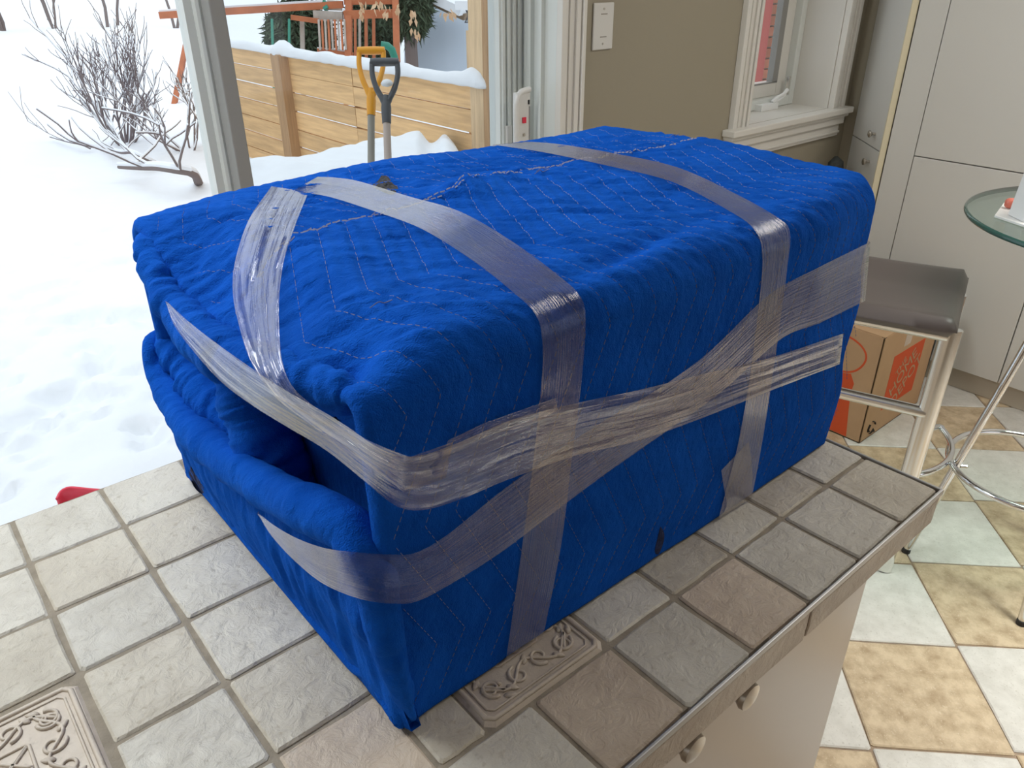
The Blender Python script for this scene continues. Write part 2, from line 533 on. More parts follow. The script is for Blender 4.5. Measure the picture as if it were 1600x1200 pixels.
def thing(name, loc, label, cat, group=None):
    o = bpy.data.objects.new(name, None)
    o.empty_display_size = 0.05
    COL.objects.link(o)
    o.location = loc
    tag(o, label, cat, group)
    return o


def tag(o, label, cat, group=None):
    o['label'] = label
    o['category'] = cat
    if group:
        o['group'] = group
    return o


def struct(o):
    o['kind'] = 'structure'
    return o


def setting(name, loc=(0, 0, 0)):
    o = bpy.data.objects.new(name, None)
    o.empty_display_size = 0.05
    COL.objects.link(o)
    o.location = loc
    return struct(o)


# ------------------------------------------------------------------ noise
def _hash(ix, iy, seed):
    n = (ix.astype(np.int64) * 374761393 + iy.astype(np.int64) * 668265263 + seed * 974634777) & 0x7fffffff
    n = ((n ^ (n >> 13)) * 1274126177) & 0x7fffffff
    return ((n ^ (n >> 16)) & 0xffff) / 65535.0 * 2 - 1


def vn(x, y, seed=0):
    x = np.asarray(x, float); y = np.asarray(y, float)
    ix = np.floor(x).astype(np.int64); iy = np.floor(y).astype(np.int64)
    fx = x - ix; fy = y - iy
    ux = fx * fx * fx * (fx * (fx * 6 - 15) + 10); uy = fy * fy * fy * (fy * (fy * 6 - 15) + 10)
    a = _hash(ix, iy, seed); b = _hash(ix + 1, iy, seed); c = _hash(ix, iy + 1, seed); d = _hash(ix + 1, iy + 1, seed)
    return (a * (1 - ux) + b * ux) * (1 - uy) + (c * (1 - ux) + d * ux) * uy


def fbm(x, y, seed=0, o=3):
    s = 0; a = 1.0
    for k in range(o):
        s = s + a * vn(x * 2 ** k, y * 2 ** k, seed + k * 7); a *= 0.5
    return s


def smooth01(t):
    t = np.clip(t, 0, 1)
    return t * t * (3 - 2 * t)


def spline(pts, n):
    """Catmull-Rom resample"""
    p = np.array(pts, float)
    k = len(p)
    q = np.vstack([2 * p[0] - p[1], p, 2 * p[-1] - p[-2]])
    seg = np.linalg.norm(np.diff(p, axis=0), axis=1)
    cum = np.concatenate([[0], np.cumsum(seg)])
    t = np.linspace(0, cum[-1], n)
    i = np.clip(np.searchsorted(cum, t, side='right') - 1, 0, k - 2)
    u = ((t - cum[i]) / np.maximum(seg[i], 1e-9))[:, None]
    p0, p1, p2, p3 = q[i], q[i + 1], q[i + 2], q[i + 3]
    return 0.5 * (2 * p1 + (p2 - p0) * u + (2 * p0 - 5 * p1 + 4 * p2 - p3) * u ** 2 + (3 * p1 - p0 - 3 * p2 + p3) * u ** 3)


FLOOR = -0.915
YW = 1.35        # room face of the wall with the door and the window
YO = 1.62        # its outer face
XW = 3.111       # right wall
CEIL = 1.55

# ================================================================== THE ROOM
# floor: grout bed + 12 inch stone tiles laid on the diagonal, white and tan alternating
fl = struct(MB().box((-2.2, -3.2, FLOOR - 0.05), (XW + 0.2, YO, FLOOR - 0.005)).build('floor', MT['floorgrout']))


def tile_shape(wd, ht, th, seed, rc=0.006, jit=0.0009, inset=0.0022, per=3):
    """a tumbled tile: wavy outline with rounded corners and a worn edge; top at z=0, centred"""
    rg = random.Random(seed)
    hw, hh = wd / 2, ht / 2
    base = []
    for (cx, cy, a0) in ((hw - rc, hh - rc, 0), (-hw + rc, hh - rc, 90), (-hw + rc, -hh + rc, 180), (hw - rc, -hh + rc, 270)):
        for a in (10, 80):
            t = math.radians(a0 + a)
            base.append((cx + rc * math.cos(t), cy + rc * math.sin(t)))
    pts = []
    for i in range(8):
        p, q = base[i], base[(i + 1) % 8]
        pts.append(p)
        if i % 2 == 1:
            for k in range(1, per):
                u = k / per
                pts.append((p[0] + (q[0] - p[0]) * u, p[1] + (q[1] - p[1]) * u))
    pts = [(x + rg.uniform(-jit, jit), y + rg.uniform(-jit, jit)) for x, y in pts]
    n = len(pts)
    top = [(x * (1 - inset * 2 / wd), y * (1 - inset * 2 / ht), rg.uniform(-0.0003, 0.0001)) for x, y in pts]
    mid = [(x, y, -inset * 0.9) for x, y in pts]
    low = [(x, y, -th) for x, y in pts]
    mb = MB()
    f = [tuple(range(n))]
    for r in (0, 1):
        for k in range(n):
            k2 = (k + 1) % n
            f.append((r * n + k, (r + 1) * n + k, (r + 1) * n + k2, r * n + k2))
    mb.add(top + mid + low, f)
    return mb


FT = {}
for c in ('floorwhite', 'floortan'):
    FT[c] = [tile_shape(0.2995, 0.2995, 0.012, s, rc=0.004, jit=0.0014, inset=0.003).mesh('floor_tile', MT[c]) for s in range(3)]
u = np.array((0.2165, 0.2135)); v_ = np.array((0.2195, -0.2095))
A0 = np.array((1.732, 0.198))
ang = math.atan2(u[1], u[0])
for i in range(-14, 12):
    for j in range(-12, 14):
        c = A0 + (i + 0.5) * u + (j + 0.5) * v_
        if not (0.45 < c[0] < XW - 0.02 and -1.25 < c[1] < YW - 0.05):
            continue
        tan_ = (i + j) % 2 != 0
        o = bpy.data.objects.new('floor_tile', FT['floortan' if tan_ else 'floorwhite'][RNG.randrange(3)])
        COL.objects.link(o)
        o.parent = fl
        o.location = (c[0], c[1], FLOOR + RNG.uniform(-0.0006, 0.0006))
        o.rotation_euler = (0, 0, ang + RNG.choice((0, math.pi / 2, math.pi)))

# wall with door and window openings (one continuous wall)
DX0, DX1, DTOP = -1.95, 1.40, 1.20
WX0, WX1, WZ0, WZ1 = 2.34, 2.955, 0.055, 1.12
wb = MB()
for (x0, x1, z0, z1) in ((-2.2, DX0, FLOOR, CEIL), (DX0, DX1, DTOP, CEIL), (DX1, WX0, FLOOR, CEIL), (WX0, WX1, FLOOR, WZ0),
                         (WX0, WX1, WZ1, CEIL), (WX1, XW + 0.2, FLOOR, CEIL)):
    wb.box((x0, YW, z0), (x1, YO, z1))
struct(wb.build('wall_back', MT['wall']))
struct(MB().box((XW, -3.2, FLOOR), (XW + 0.2, YW, CEIL)).build('wall_right', MT['wall']))
struct(MB().box((-2.4, -3.2, FLOOR), (-2.2, YO, CEIL)).build('wall_left', MT['wall_room']))
fw = MB()
for (x0, x1, z0, z1) in ((-2.2, 0.9, FLOOR, CEIL), (0.9, 2.9, FLOOR, -0.35), (0.9, 2.9, 1.05, CEIL), (2.9, XW + 0.2, FLOOR, CEIL)):
    fw.box((x0, -3.2, z0), (x1, -3.0, z1))
struct(fw.build('wall_front', MT['wall_room']))
struct(MB().box((-2.4, -3.2, CEIL), (XW + 0.2, YO, CEIL + 0.1)).build('ceiling', MT['ceiling']))

# ---- sliding glass door
dr = setting('door_1', (0.3, YW, FLOOR))
f = MB()
f.box((DX1 - 0.007, YW - 0.002, FLOOR), (DX1 + 0.01, YO + 0.03, DTOP))
f.box((DX0 - 0.01, YW, FLOOR), (DX0 + 0.03, YO + 0.03, DTOP))
f.box((DX0, YW, DTOP - 0.03), (DX1, YO + 0.03, DTOP))
f.box((DX0, YW + 0.02, FLOOR), (DX1, YO + 0.03, FLOOR + 0.03))
for yy in (1.395, 1.44, 1.545):
    f.box((DX1 - 0.022, yy, FLOOR), (DX1 - 0.005, yy + 0.012, DTOP))
f.build('door_frame', MT['vinyl'], dr)
# outer (fixed) panel on the left
p = MB()
p.box((0.457, 1.553, FLOOR + 0.03), (0.520, 1.600, DTOP - 0.03))
p.tube([(0.487, 1.553, FLOOR + 0.03), (0.487, 1.553, DTOP - 0.03)], 0.012, 10)
p.box((DX0 + 0.03, 1.553, FLOOR + 0.03), (DX0 + 0.10, 1.600, DTOP - 0.03))
p.box((DX0 + 0.10, 1.5535, FLOOR + 0.031), (0.46, 1.5995, FLOOR + 0.13))
p.box((DX0 + 0.10, 1.5535, DTOP - 0.11), (0.46, 1.600, DTOP - 0.03))
p.build('outer_panel_frame', MT['vinyl'], dr)
MB().box((DX0 + 0.10, 1.574, FLOOR + 0.13), (0.458, 1.580, DTOP - 0.11)).build('outer_pane', MT['pane_clear'], dr)
# inner (sliding) panel on the right
MB().box((0.489, 1.487, FLOOR + 0.03), (0.524, 1.535, DTOP - 0.03)).build('meeting_stile', MT['grey_stileshade'], dr, bevel=0.003)  # same vinyl as the right stile; its shade is put into the colour
p = MB()
p.box((1.304, 1.490, FLOOR + 0.03), (1.392, 1.535, DTOP - 0.03))
for xx in (1.310, 1.328, 1.350, 1.370):
    p.box((xx, 1.482, FLOOR + 0.03), (xx + 0.010, 1.492, DTOP - 0.03))
p.box((0.522, 1.491, FLOOR + 0.031), (1.305, 1.534, FLOOR + 0.13))
p.box((0.522, 1.491, DTOP - 0.11), (1.305, 1.535, DTOP - 0.03))
p.build('inner_panel_frame', MT['vinyl'], dr)
MB().box((0.523, 1.510, FLOOR + 0.13), (1.305, 1.516, DTOP - 0.11)).build('inner_pane', MT['pane'], dr)
# latch plate seen through the stile, and the white pull handle
MB().box((1.318, 1.474, -0.02), (1.338, 1.484, 0.16)).build('latch_plate', MT['plate'], dr, bevel=0.002)
h = MB()
hx0, hx1, hz = 1.286, 1.346, 0.272
h.tube(spline([(hx0 + 0.006, 1.404, -0.12), (hx0 + 0.006, 1.404, 0.18), (hx0 + 0.009, 1.404, 0.238), (hx0 + 0.022, 1.404, 0.262), (hx1 - 0.002, 1.404, 0.268)], 26), 0.0085, 10)
h.box((hx0 + 0.007, 1.402, -0.12), (hx1 - 0.002, 1.418, 0.262))
h.box((hx0 + 0.02, 1.417, -0.10), (hx1 - 0.01, 1.489, 0.10))
hd = h.build('door_handle', MT['plate'], dr, smooth='auto')
MB().box((1.314, 1.3985, 0.178), (1.327, 1.403, 0.194)).build('red_lock_marker', MT['red'], hd)
MB().box((1.336, 1.3995, 0.228), (1.3405, 1.403, 0.240)).build('keyhole', MT['rubber'], hd)
MB().box((1.3405, 1.3995, -0.10), (1.3425, 1.403, 0.222)).build('seam_line', MT['grey_stileshade'], hd)
MB().lathe([(0.0045, 0), (0.0045, 0.004)], 12, (1.320, 1.4025, 0.145), (0, -1, 0)).build('screw', MT['nickel'], hd)


# casing round the door, stepped profile
def casing_v(name, x0, x1, z0, z1):
    o = MB()
    wdt = x1 - x0
    for k, (a, b, d) in enumerate(((0.02, 0.98, 0.014), (0.0, 0.24, 0.024), (0.36, 0.42, 0.019), (0.62, 0.80, 0.022), (0.86, 1.0, 0.026))):
        o.box((x0 + a * wdt, YW - d, z0), (x0 + b * wdt, YW - 0.0006 * k, z1 - 0.0007 * k))
    return o


struct(casing_v('trim_1', DX1 - 0.007, 1.487, FLOOR, DTOP + 0.09).build('trim_1', MT['trim'], bevel=0.002))
t2 = MB()
for a, b, d in ((0, 1, 0.014), (0, .24, .024), (.62, .8, .022), (.86, 1, .026)):
    t2.box((DX0 - 0.09, YW - d, DTOP - 0.007 + a * 0.09), (1.487, YW + .001, DTOP - 0.007 + b * 0.09))
struct(t2.build('trim_2', MT['trim']))
bb = MB().box((1.487, YW - 0.014, FLOOR), (XW, YW + 0.001, FLOOR + 0.10)).box((1.487, YW - 0.02, FLOOR), (XW, YW, FLOOR + 0.075))
struct(bb.build('baseboard_back', MT['trim']))

# ---- casement window
wn = setting('window_1', (2.65, YW, WZ0))
c = casing_v('c', 2.257, 2.352, 0.055, 1.20)
wdt = 0.095
for k, (a, b, d) in enumerate(((0.02, 0.98, 0.014), (0.0, 0.14, 0.026), (0.2, 0.38, 0.022), (0.58, 0.64, 0.019), (0.76, 1.0, 0.024))):
    c.box((2.943 + a * wdt, YW - d, 0.055), (2.943 + b * wdt, YW - 0.0006 * k, 1.20 - 0.0007 * k))
c.build('window_casing', MT['trim'], wn, bevel=0.002)
s_ = MB()
s_.box((2.225, YW - 0.055, 0.032), (3.062, YW - 0.0005, 0.056)).box((2.345, YW - 0.001, 0.033), (2.95, YW + 0.165, 0.0555))
s_.box((2.236, YW - 0.042, 0.018), (3.052, YW + 0.001, 0.032))
s_.build('window_stool', MT['trim'], wn, bevel=0.004)
s_ = MB()
s_.box((2.24, YW - 0.030, -0.012), (3.045, YW + 0.001, 0.018))
s_.box((2.25, YW - 0.017, -0.062), (3.035, YW + 0.001, -0.012))
s_.box((2.25, YW - 0.024, -0.050), (3.035, YW + 0.001, -0.040))
s_.build('window_apron', MT['trim'], wn, bevel=0.003)
rv = MB()
rv.box((2.335, YW, 0.05), (2.350, YO, 1.12)).box((2.940, YW, 0.05), (2.956, YO, 1.12)).box((2.34, YW, 1.105), (2.955, YO, 1.12))
rv.build('window_reveal', MT['trim'], wn)
fr = MB()
for (x0, x1, z0, z1, y0, y1) in ((2.350, 2.385, 0.056, 1.105, 1.51, 1.60), (2.905, 2.940, 0.056, 1.105, 1.51, 1.60),
                                 (2.385, 2.905, 0.056, 0.095, 1.51, 1.60), (2.385, 2.905, 1.06, 1.105, 1.51, 1.60)):
    fr.box((x0, y0, z0), (x1, y1, z1))
fr.build('window_frame', MT['vinyl'], wn, bevel=0.003)
sa = MB()
for (x0, x1, z0, z1) in ((2.385, 2.435, 0.095, 1.06), (2.842, 2.905, 0.095, 1.06), (2.435, 2.842, 0.095, 0.15), (2.435, 2.842, 1.005, 1.06)):
    sa.box((x0, 1.54, z0), (x1, 1.59, z1))
sh = sa.build('window_sash', MT['trim'], wn, bevel=0.003)
MB().box((2.435, 1.561, 0.15), (2.842, 1.567, 1.005)).build('window_pane', MT['pane_clear'], wn)
gs = MB()
gs.box((2.806, 1.5385, 0.15), (2.843, 1.566, 1.005)).box((2.435, 1.5385, 0.146), (2.843, 1.545, 0.152))
gs.build('glazing_seal', MT['grey_stileshade'], sh)
ck = MB()
ck.box((2.66, 1.478, 0.056), (2.78, 1.512, 0.080))
ck.tube(spline([(2.75, 1.49, 0.082), (2.78, 1.486, 0.100), (2.815, 1.484, 0.108), (2.846, 1.488, 0.122)], 12), [0.008] * 4 + [0.007] * 6 + [0.008] * 2, 8)
ck.tube(spline([(2.77, 1.492, 0.08), (2.80, 1.488, 0.088), (2.835, 1.486, 0.105)], 8), 0.005, 8)
ck.build('crank_handle', MT['white'], wn, smooth='auto')
MB().box((2.868, 1.500, 0.10), (2.880, 1.512, 0.17)).build('sash_lock', MT['brushed'], wn)

# blank plate on the beige wall
sw = MB().box((1.533, YW - 0.007, 0.362), (1.616, YW - 0.0005, 0.486))
pl = thing('wall_plate', (1.574, YW - 0.0005, 0.424), 'small blank off-white plate screwed to the beige wall between door and window', 'switch plate')
sw.build('plate', MT['plate'], pl, bevel=0.003)
for zz in (0.378, 0.470):
    MB().lathe([(0.0032, 0), (0.0032, 0.0015)], 10, (1.574, YW - 0.007, zz), (0, -1, 0)).build('screw', MT['nickel'], pl)
for zz in (0.395, 0.455):
    MB().box((1.562, YW - 0.0076, zz), (1.588, YW - 0.0068, zz + 0.003)).build('embossed_mark', MT['shaft1'], pl)

# ================================================================== CABINETS ON THE RIGHT
XC = 2.875
tcab = thing('tall_cabinet', (2.99, 0.2, FLOOR), 'tall white laminate cupboard behind the glass table and bar stool', 'cabinet')
MB().box((XC + 0.004, -0.9, FLOOR + 0.085), (XW - 0.002, 1.035, 1.45)).build('carcass', MT['cabinet'], tcab)
MB().box((XC + 0.012, -0.9, FLOOR + 0.001), (XW - 0.004, 1.03, FLOOR + 0.085)).build('toe_kick', MT['toe'], tcab)
MB().box((XC - 0.012, 0.928, FLOOR + 0.085), (XC + 0.004, 1.030, 1.45)).build('filler_panel', MT['cabinet'], tcab, bevel=0.001)
for (y0, y1, z0, z1) in ((0.422, 0.9245, FLOOR + 0.088, -0.0615), (-0.085, 0.418, FLOOR + 0.088, -0.0615), (0.422, 0.9245, -0.0575, 1.4), (-0.085, 0.418, -0.0575, 1.4),
                         (-0.59, -0.089, FLOOR + 0.088, 1.4)):
    MB().box((XC - 0.014, y0, z0), (XC + 0.004, y1, z1)).build('door', MT['cabinet'], tcab, bevel=0.0015)
# angled end unit between cupboard and window wall
acab = thing('angled_cabinet', (3.03, 1.15, FLOOR), 'narrow white corner cupboard with two round knobs, set at an angle beside the window', 'cabinet')
pa = np.array((XC - 0.006, 1.042)); pb = np.array((XW - 0.001, 1.285))
dd = (pb - pa) / np.linalg.norm(pb - pa); nn = np.array((-dd[1], dd[0]))


def slab(a, b, t0, t1, z0, z1):
    q = [a + nn * t0, b + nn * t0, b + nn * t1, a + nn * t1]
    return MB().hexa([(*k, z0) for k in q], [(*k, z1) for k in q])


MB().hexa([(pa[0], pa[1], FLOOR + 0.002), (pb[0], 1.036, FLOOR + 0.002), (pb[0], pb[1], FLOOR + 0.002), (pa[0], pa[1] + 0.001, FLOOR + 0.002)],
          [(pa[0], pa[1], 1.45), (pb[0], 1.036, 1.45), (pb[0], pb[1], 1.45), (pa[0], pa[1] + 0.001, 1.45)]).build('carcass', MT['cabinet'], acab)
La = np.linalg.norm(pb - pa)
for nm, z0, z1, kz in (('door', -0.062, 1.40, -0.012), ('door', FLOOR + 0.088, -0.066, -0.120)):
    d_ = slab(pa + dd * 0.004, pb - dd * 0.004, 0.0, 0.018, z0, z1).build(nm, MT['cabinet'], acab, bevel=0.001)
    kc = pa + dd * 0.085 + nn * 0.018
    kb = MB().lathe([(0.0055, -0.002), (0.0055, 0.012), (0.009, 0.016), (0.0135, 0.021), (0.0135, 0.025), (0.009, 0.028), (0.002, 0.029)], 20,
                    (kc[0], kc[1], kz), (nn[0], nn[1], 0))
    kb.build('knob', MT['nickel'], d_, smooth='auto')
slab(pa - dd * 0.004, pa + dd * 0.004, -0.004, 0.0185, FLOOR + 0.088, 1.40).build('edge_band', MT['cabinet_edge'], acab)

# ================================================================== ISLAND
isl = thing('island_cabinet', (0.0, 0.25, FLOOR), 'cream island base cabinet under the tiled countertop', 'cabinet')
IX1 = 0.637
MB().box((-0.95, -0.050, FLOOR + 0.001), (IX1, 0.55, -0.0505)).build('carcass', MT['island'], isl, bevel=0.002)
for x0, x1 in ((-0.14, IX1 - 0.002), (-0.9, -0.144)):
    MB().box((x0, -0.066, FLOOR + 0.10), (x1, -0.049, -0.052)).build('door', MT['island'], isl, bevel=0.002)
for kx, kz in ((0.316, -0.079), (0.226, -0.080)):
    k_ = MB()
    k_.lathe([(0.006, -0.001), (0.006, 0.016), (0.013, 0.02), (0.016, 0.025), (0.015, 0.030), (0.006, 0.033)], 20, (kx, -0.066, kz), (0, -1, 0))
    k_.build('knob', MT['nickel'], isl, smooth='auto')

top = thing('tiled_countertop', (0.0, 0.25, -0.046), 'island countertop of tumbled stone tiles with a metal edge strip', 'countertop')
MB().box((-1.0, -0.0945, -0.0495), (0.695, 0.6, -0.0028)).build('grout_bed', MT['grout'], top)
G = 0.0048
TM = {}


def put_tile(x0, x1, y0, y1, color, seed, lift=0.0, g=G):
    wd, ht = x1 - x0 - g, y1 - y0 - g
    key = (round(wd, 3), round(ht, 3), color, seed % 4)
    if key not in TM:
        TM[key] = tile_shape(wd, ht, 0.010, seed % 4, rc=0.0026, jit=0.0010, inset=0.0022).mesh('tile', MT[color])
    o = bpy.data.objects.new('tile', TM[key])
    COL.objects.link(o)
    o.parent = top
    o.matrix_parent_inverse = Matrix.Translation(-Vector(top.location))
    o.location = ((x0 + x1) / 2, (y0 + y1) / 2, lift)
    o.rotation_euler = (RNG.uniform(-.004, .004), RNG.uniform(-.004, .004), RNG.uniform(-.006, .006))
    return o


colour_of = {(6, -1): 'beige', (5, -1): 'ivory', (4, -1): 'ivory', (3, -1): 'tan', (2, -1): 'ivory', (1, -1): 'tan', (0, -1): 'ivory', (-1, -1): 'tan',
             (6, 0): 'ivory', (5, 0): 'beige', (4, 0): 'ivory', (3, 0): 'beige', (2, 0): 'ivory', (-1, 0): 'tan', (-1, 1): 'beige', (-2, 0): 'ivory',
             (-1, 2): 'ivory', (-1, 3): 'ivory', (-2, 2): 'beige', (-2, 1): 'ivory', (-3, 3): 'beige', (-2, 4): 'beige', (-2, 3): 'ivory'}
skip = {(0, 0), (1, 0), (0, 1), (1, 1), (-4, 1), (-3, 1), (-4, 2), (-3, 2)}
for i in range(-10, 7):
    for j in range(-1, 6):
        if (i, j) in skip:
            continue
        c = colour_of.get((i, j), RNG.choice(('ivory', 'ivory', 'beige')))
        y0 = j * 0.1 if j >= 0 else -0.0975
        y1 = (j + 1) * 0.1
        x1 = (i + 1) * 0.1 - (0.002 if i == 6 else 0)
        put_tile(i * 0.1, x1, y0, y1, c, i * 7 + j * 3 + 50, RNG.uniform(-0.0006, 0.0005))
for (x0, x1, y0, y1, c) in ((0, 0.052, 0, 0.1, 'beige'), (0, 0.052, 0.1, 0.2, 'ivory'), (0.052, 0.2, 0.152, 0.2, 'beige'),
                            (-0.4, -0.362, 0.1, 0.2, 'ivory'), (-0.4, -0.362, 0.2, 0.3, 'ivory'), (-0.362, -0.2, 0.1, 0.142, 'beige')):
    put_tile(x0, x1, y0, y1, c, 3)


def deco_tile(x0, x1, y0, y1, seed):
    """carved tile: raised rim, scroll vine along each side, knotwork in the middle"""
    wd, ht = x1 - x0 - G * 0.8, y1 - y0 - G * 0.8
    cx, cy = (x0 + x1) / 2, (y0 + y1) / 2
    o = bpy.data.objects.new('decorative_tile', tile_shape(wd, ht, 0.010, seed, rc=0.010, jit=0.0006, inset=0.003, per=2).mesh('decorative_tile', MT['deco']))
    COL.objects.link(o)
    o.parent = top
    o.matrix_parent_inverse = Matrix.Translation(-Vector(top.location))
    o.location = (cx, cy, 0.0)
    o['label'] = 'larger carved tile with a scroll border'

    def kid(mb, nm):
        k = bpy.data.objects.new(nm, mb.mesh(nm, MT['deco'], True))
        COL.objects.link(k)
        k.parent = o

    h_ = wd / 2
    rim = MB()
    for ins, rr in ((0.006, 0.0026), (0.0125, 0.0013), (0.048, 0.0016)):
        a = h_ - ins
        loop = []
        for sx, sy in ((-1, -1), (1, -1), (1, 1), (-1, 1)):
            loop.append((sx * a, sy * a, 0.0004))
        L4 = []
        for k in range(4):
            p, q = np.array(loop[k]), np.array(loop[(k + 1) % 4])
            for t_ in np.linspace(0.04, 0.96, 8):
                L4.append(p + (q - p) * t_)
        rim.tube(L4, rr, 6, closed=True, flat=0.8)
    kid(rim, 'raised_border')
    vine = MB()
    band = h_ - 0.030
    for side in range(4):
        th = side * math.pi / 2
        ca, sa_ = math.cos(th), math.sin(th)

        def tr(x, y):
            return (x * ca - y * sa_, x * sa_ + y * ca, 0.0006)
        xs = np.linspace(-h_ + 0.022, h_ - 0.022, 40)
        vine.tube([tr(x, -band + 0.0085 * math.sin((x + h_) * 2 * math.pi / 0.058)) for x in xs], 0.0017, 6)
        for k, x in enumerate(np.arange(-h_ + 0.030, h_ - 0.02, 0.029)):
            sg = 1 if k % 2 else -1
            sp_ = []
            for t_ in np.linspace(0, 1, 22):
                r_ = 0.0105 * (1 - 0.8 * t_)
                an = sg * (1.5 + t_ * 7.5)
                sp_.append(tr(x + r_ * math.cos(an), -band - sg * 0.002 + r_ * math.sin(an)))
            vine.tube(sp_, np.linspace(0.0019, 0.0012, 22), 6)
            lf = [tr(x + 0.012 + 0.007 * t_, -band + sg * (0.004 + 0.010 * t_)) for t_ in np.linspace(0, 1, 5)]
            vine.tube(lf, [0.0012, 0.0030, 0.0036, 0.0026, 0.0006], 6, flat=0.5)
    kid(vine, 'scroll_relief')
    kn = MB()
    a = h_ - 0.050
    for (p, q) in (((-a, -a), (a, a)), ((-a, a), (a, -a)), ((-a, 0), (0, a)), ((0, a), (a, 0)), ((a, 0), (0, -a)), ((0, -a), (-a, 0)),
                   ((-a * .94, -a), (a, a * .94)), ((-a, a * .94), (a * .94, -a))):
        kn.tube([(p[0] + (q[0] - p[0]) * t_, p[1] + (q[1] - p[1]) * t_, 0.0004) for t_ in np.linspace(0, 1, 8)], 0.0015, 6)
    for rr in (0.008, 0.0125):
        kn.tube([(rr * math.cos(t_), rr * math.sin(t_), 0.0006) for t_ in np.linspace(0, 2 * math.pi, 24)[:-1]], 0.0015, 6, closed=True)
    kid(kn, 'knot_relief')


deco_tile(0.050, 0.202, -0.001, 0.152, 1)
deco_tile(-0.358, -0.203, 0.142, 0.297, 2)

# front and end edge: narrow stone strips and the metal profile
ET = {}
cuts = [-1.0, -0.70, -0.40, -0.20, 0.12, 0.40, 0.70]
for a, b in zip(cuts[:-1], cuts[1:]):
    m_ = tile_shape(b - a - 0.004, 0.040, 0.006, 5, rc=0.002, jit=0.0012, inset=0.0015, per=6).mesh('edge_tile', MT['tan'])
    o = bpy.data.objects.new('edge_tile', m_)
    COL.objects.link(o); o.parent = top
    o.matrix_parent_inverse = Matrix.Translation(-Vector(top.location))
    o.location = ((a + b) / 2, -0.1005, -0.029); o.rotation_euler = (math.pi / 2, 0, 0)
cuts = [-0.1, 0.12, 0.36, 0.6]
for a, b in zip(cuts[:-1], cuts[1:]):
    m_ = tile_shape(b - a - 0.004, 0.040, 0.006, 6, rc=0.002, jit=0.0012, inset=0.0015, per=5).mesh('edge_tile', MT['tan'])
    o = bpy.data.objects.new('edge_tile', m_)
    COL.objects.link(o); o.parent = top
    o.matrix_parent_inverse = Matrix.Translation(-Vector(top.location))
    o.location = (0.7005, (a + b) / 2, -0.029); o.rotation_euler = (math.pi / 2, 0, math.pi / 2)
ms = MB()
ms.box((-1.0, -0.1018, -0.0075), (0.7018, -0.0980, 0.0010))
ms.box((0.6985, -0.1018, -0.0075), (0.7022, 0.6, 0.0007))
ms.build('metal_edge_strip', MT['alu'], top, bevel=0.001)

# ================================================================== BAR STOOL
sa20 = math.radians(19)
U = np.array((math.cos(sa20), math.sin(sa20), 0)); V = np.array((-math.sin(sa20), math.cos(sa20), 0)); Z = np.array((0, 0, 1.0))
S0 = np.array((1.572, 0.205, 0))          # front right corner of the seat in plan
stool = thing('bar_stool', tuple(S0 + U * 0.17 + V * 0.19 + Z * FLOOR), 'chrome bar stool with dark brown padded seat beyond the right end of the island', 'stool')


def sp3(a, b, z):
    return S0 + U * a + V * b + Z * z


# seat: soft slab with a crown and a turned-up far edge
na, nb = 26, 26
SW, SD, SZ = 0.40, 0.345, -0.125
rows = []
bmx = MB()
vs = []
for sgn in (1, -1):
    for i in range(na):
        for j in range(nb):
            a = i / (na - 1); b = j / (nb - 1)
            e = min(a, 1 - a, b, 1 - b)
            r_ = min(1.0, e / 0.07)
            rr = math.sqrt(max(0, 1 - (1 - r_) ** 2))
            lift = 0.020 * smooth01((a - 0.55) / 0.45) - 0.004 * math.sin(math.pi * b)
            zz = SZ + lift - 0.030 + sgn * (0.028 * rr)
            if sgn < 0:
                zz = SZ + lift * 0.6 - 0.030 - 0.020 * rr
            vs.append(sp3(a * SD, b * SW, float(zz)))
fs = []
for k in (0, 1):
    for i in range(na - 1):
        for j in range(nb - 1):
            q = [k * na * nb + i * nb + j, k * na * nb + (i + 1) * nb + j, k * na * nb + (i + 1) * nb + j + 1, k * na * nb + i * nb + j + 1]
            fs.append(q if k == 0 else q[::-1])
seat = MB().add(vs, fs).build('seat', MT['leather'], stool, smooth=True)
w_ = seat.modifiers.new('weld', 'WELD'); w_.merge_threshold = 0.001
zt = SZ - 0.055
legs = [(0.075, 0.010), (0.075, SW - 0.02)]
for a, b in legs:
    m_ = MB()
    th = np.linspace(0, 2 * math.pi, 20, endpoint=False)
    ring = []
    for z in (FLOOR + 0.004, zt + 0.004):
        ring.append([sp3(a + 0.0145 * math.cos(t), b + 0.0235 * math.sin(t), z) for t in th])
    v = ring[0] + ring[1]
    f = [(k, (k + 1) % 20, 20 + (k + 1) % 20, 20 + k) for k in range(20)] + [tuple(range(20))[::-1], tuple(range(20, 40))]
    lg = m_.add(v, f).build('leg', MT['brushed'], stool, smooth='auto')
    MB().lathe([(0.0125, 0), (0.0125, 0.006)], 14, tuple(sp3(a, b, FLOOR + 0.0005))).build('foot_cap', MT['rubber'], lg)
back = [(0.318, 0.004), (0.318, SW - 0.01)]
for a, b in back:
    m_ = MB()
    m_.tube([sp3(a, b, FLOOR + 0.004), sp3(a, b, zt + 0.006)], 0.012, 16)
    lg = m_.build('leg', MT['chrome'], stool, smooth='auto')
    MB().lathe([(0.014, 0), (0.014, 0.006)], 14, tuple(sp3(a, b, FLOOR + 0.0005))).build('foot_cap', MT['rubber'], lg)
    MB().lathe([(0.005, 0), (0.007, 0.003), (0.003, 0.006)], 12, tuple(sp3(a, b - 0.012, -0.475)), tuple(-V)).build('bolt', MT['chrome'], lg)
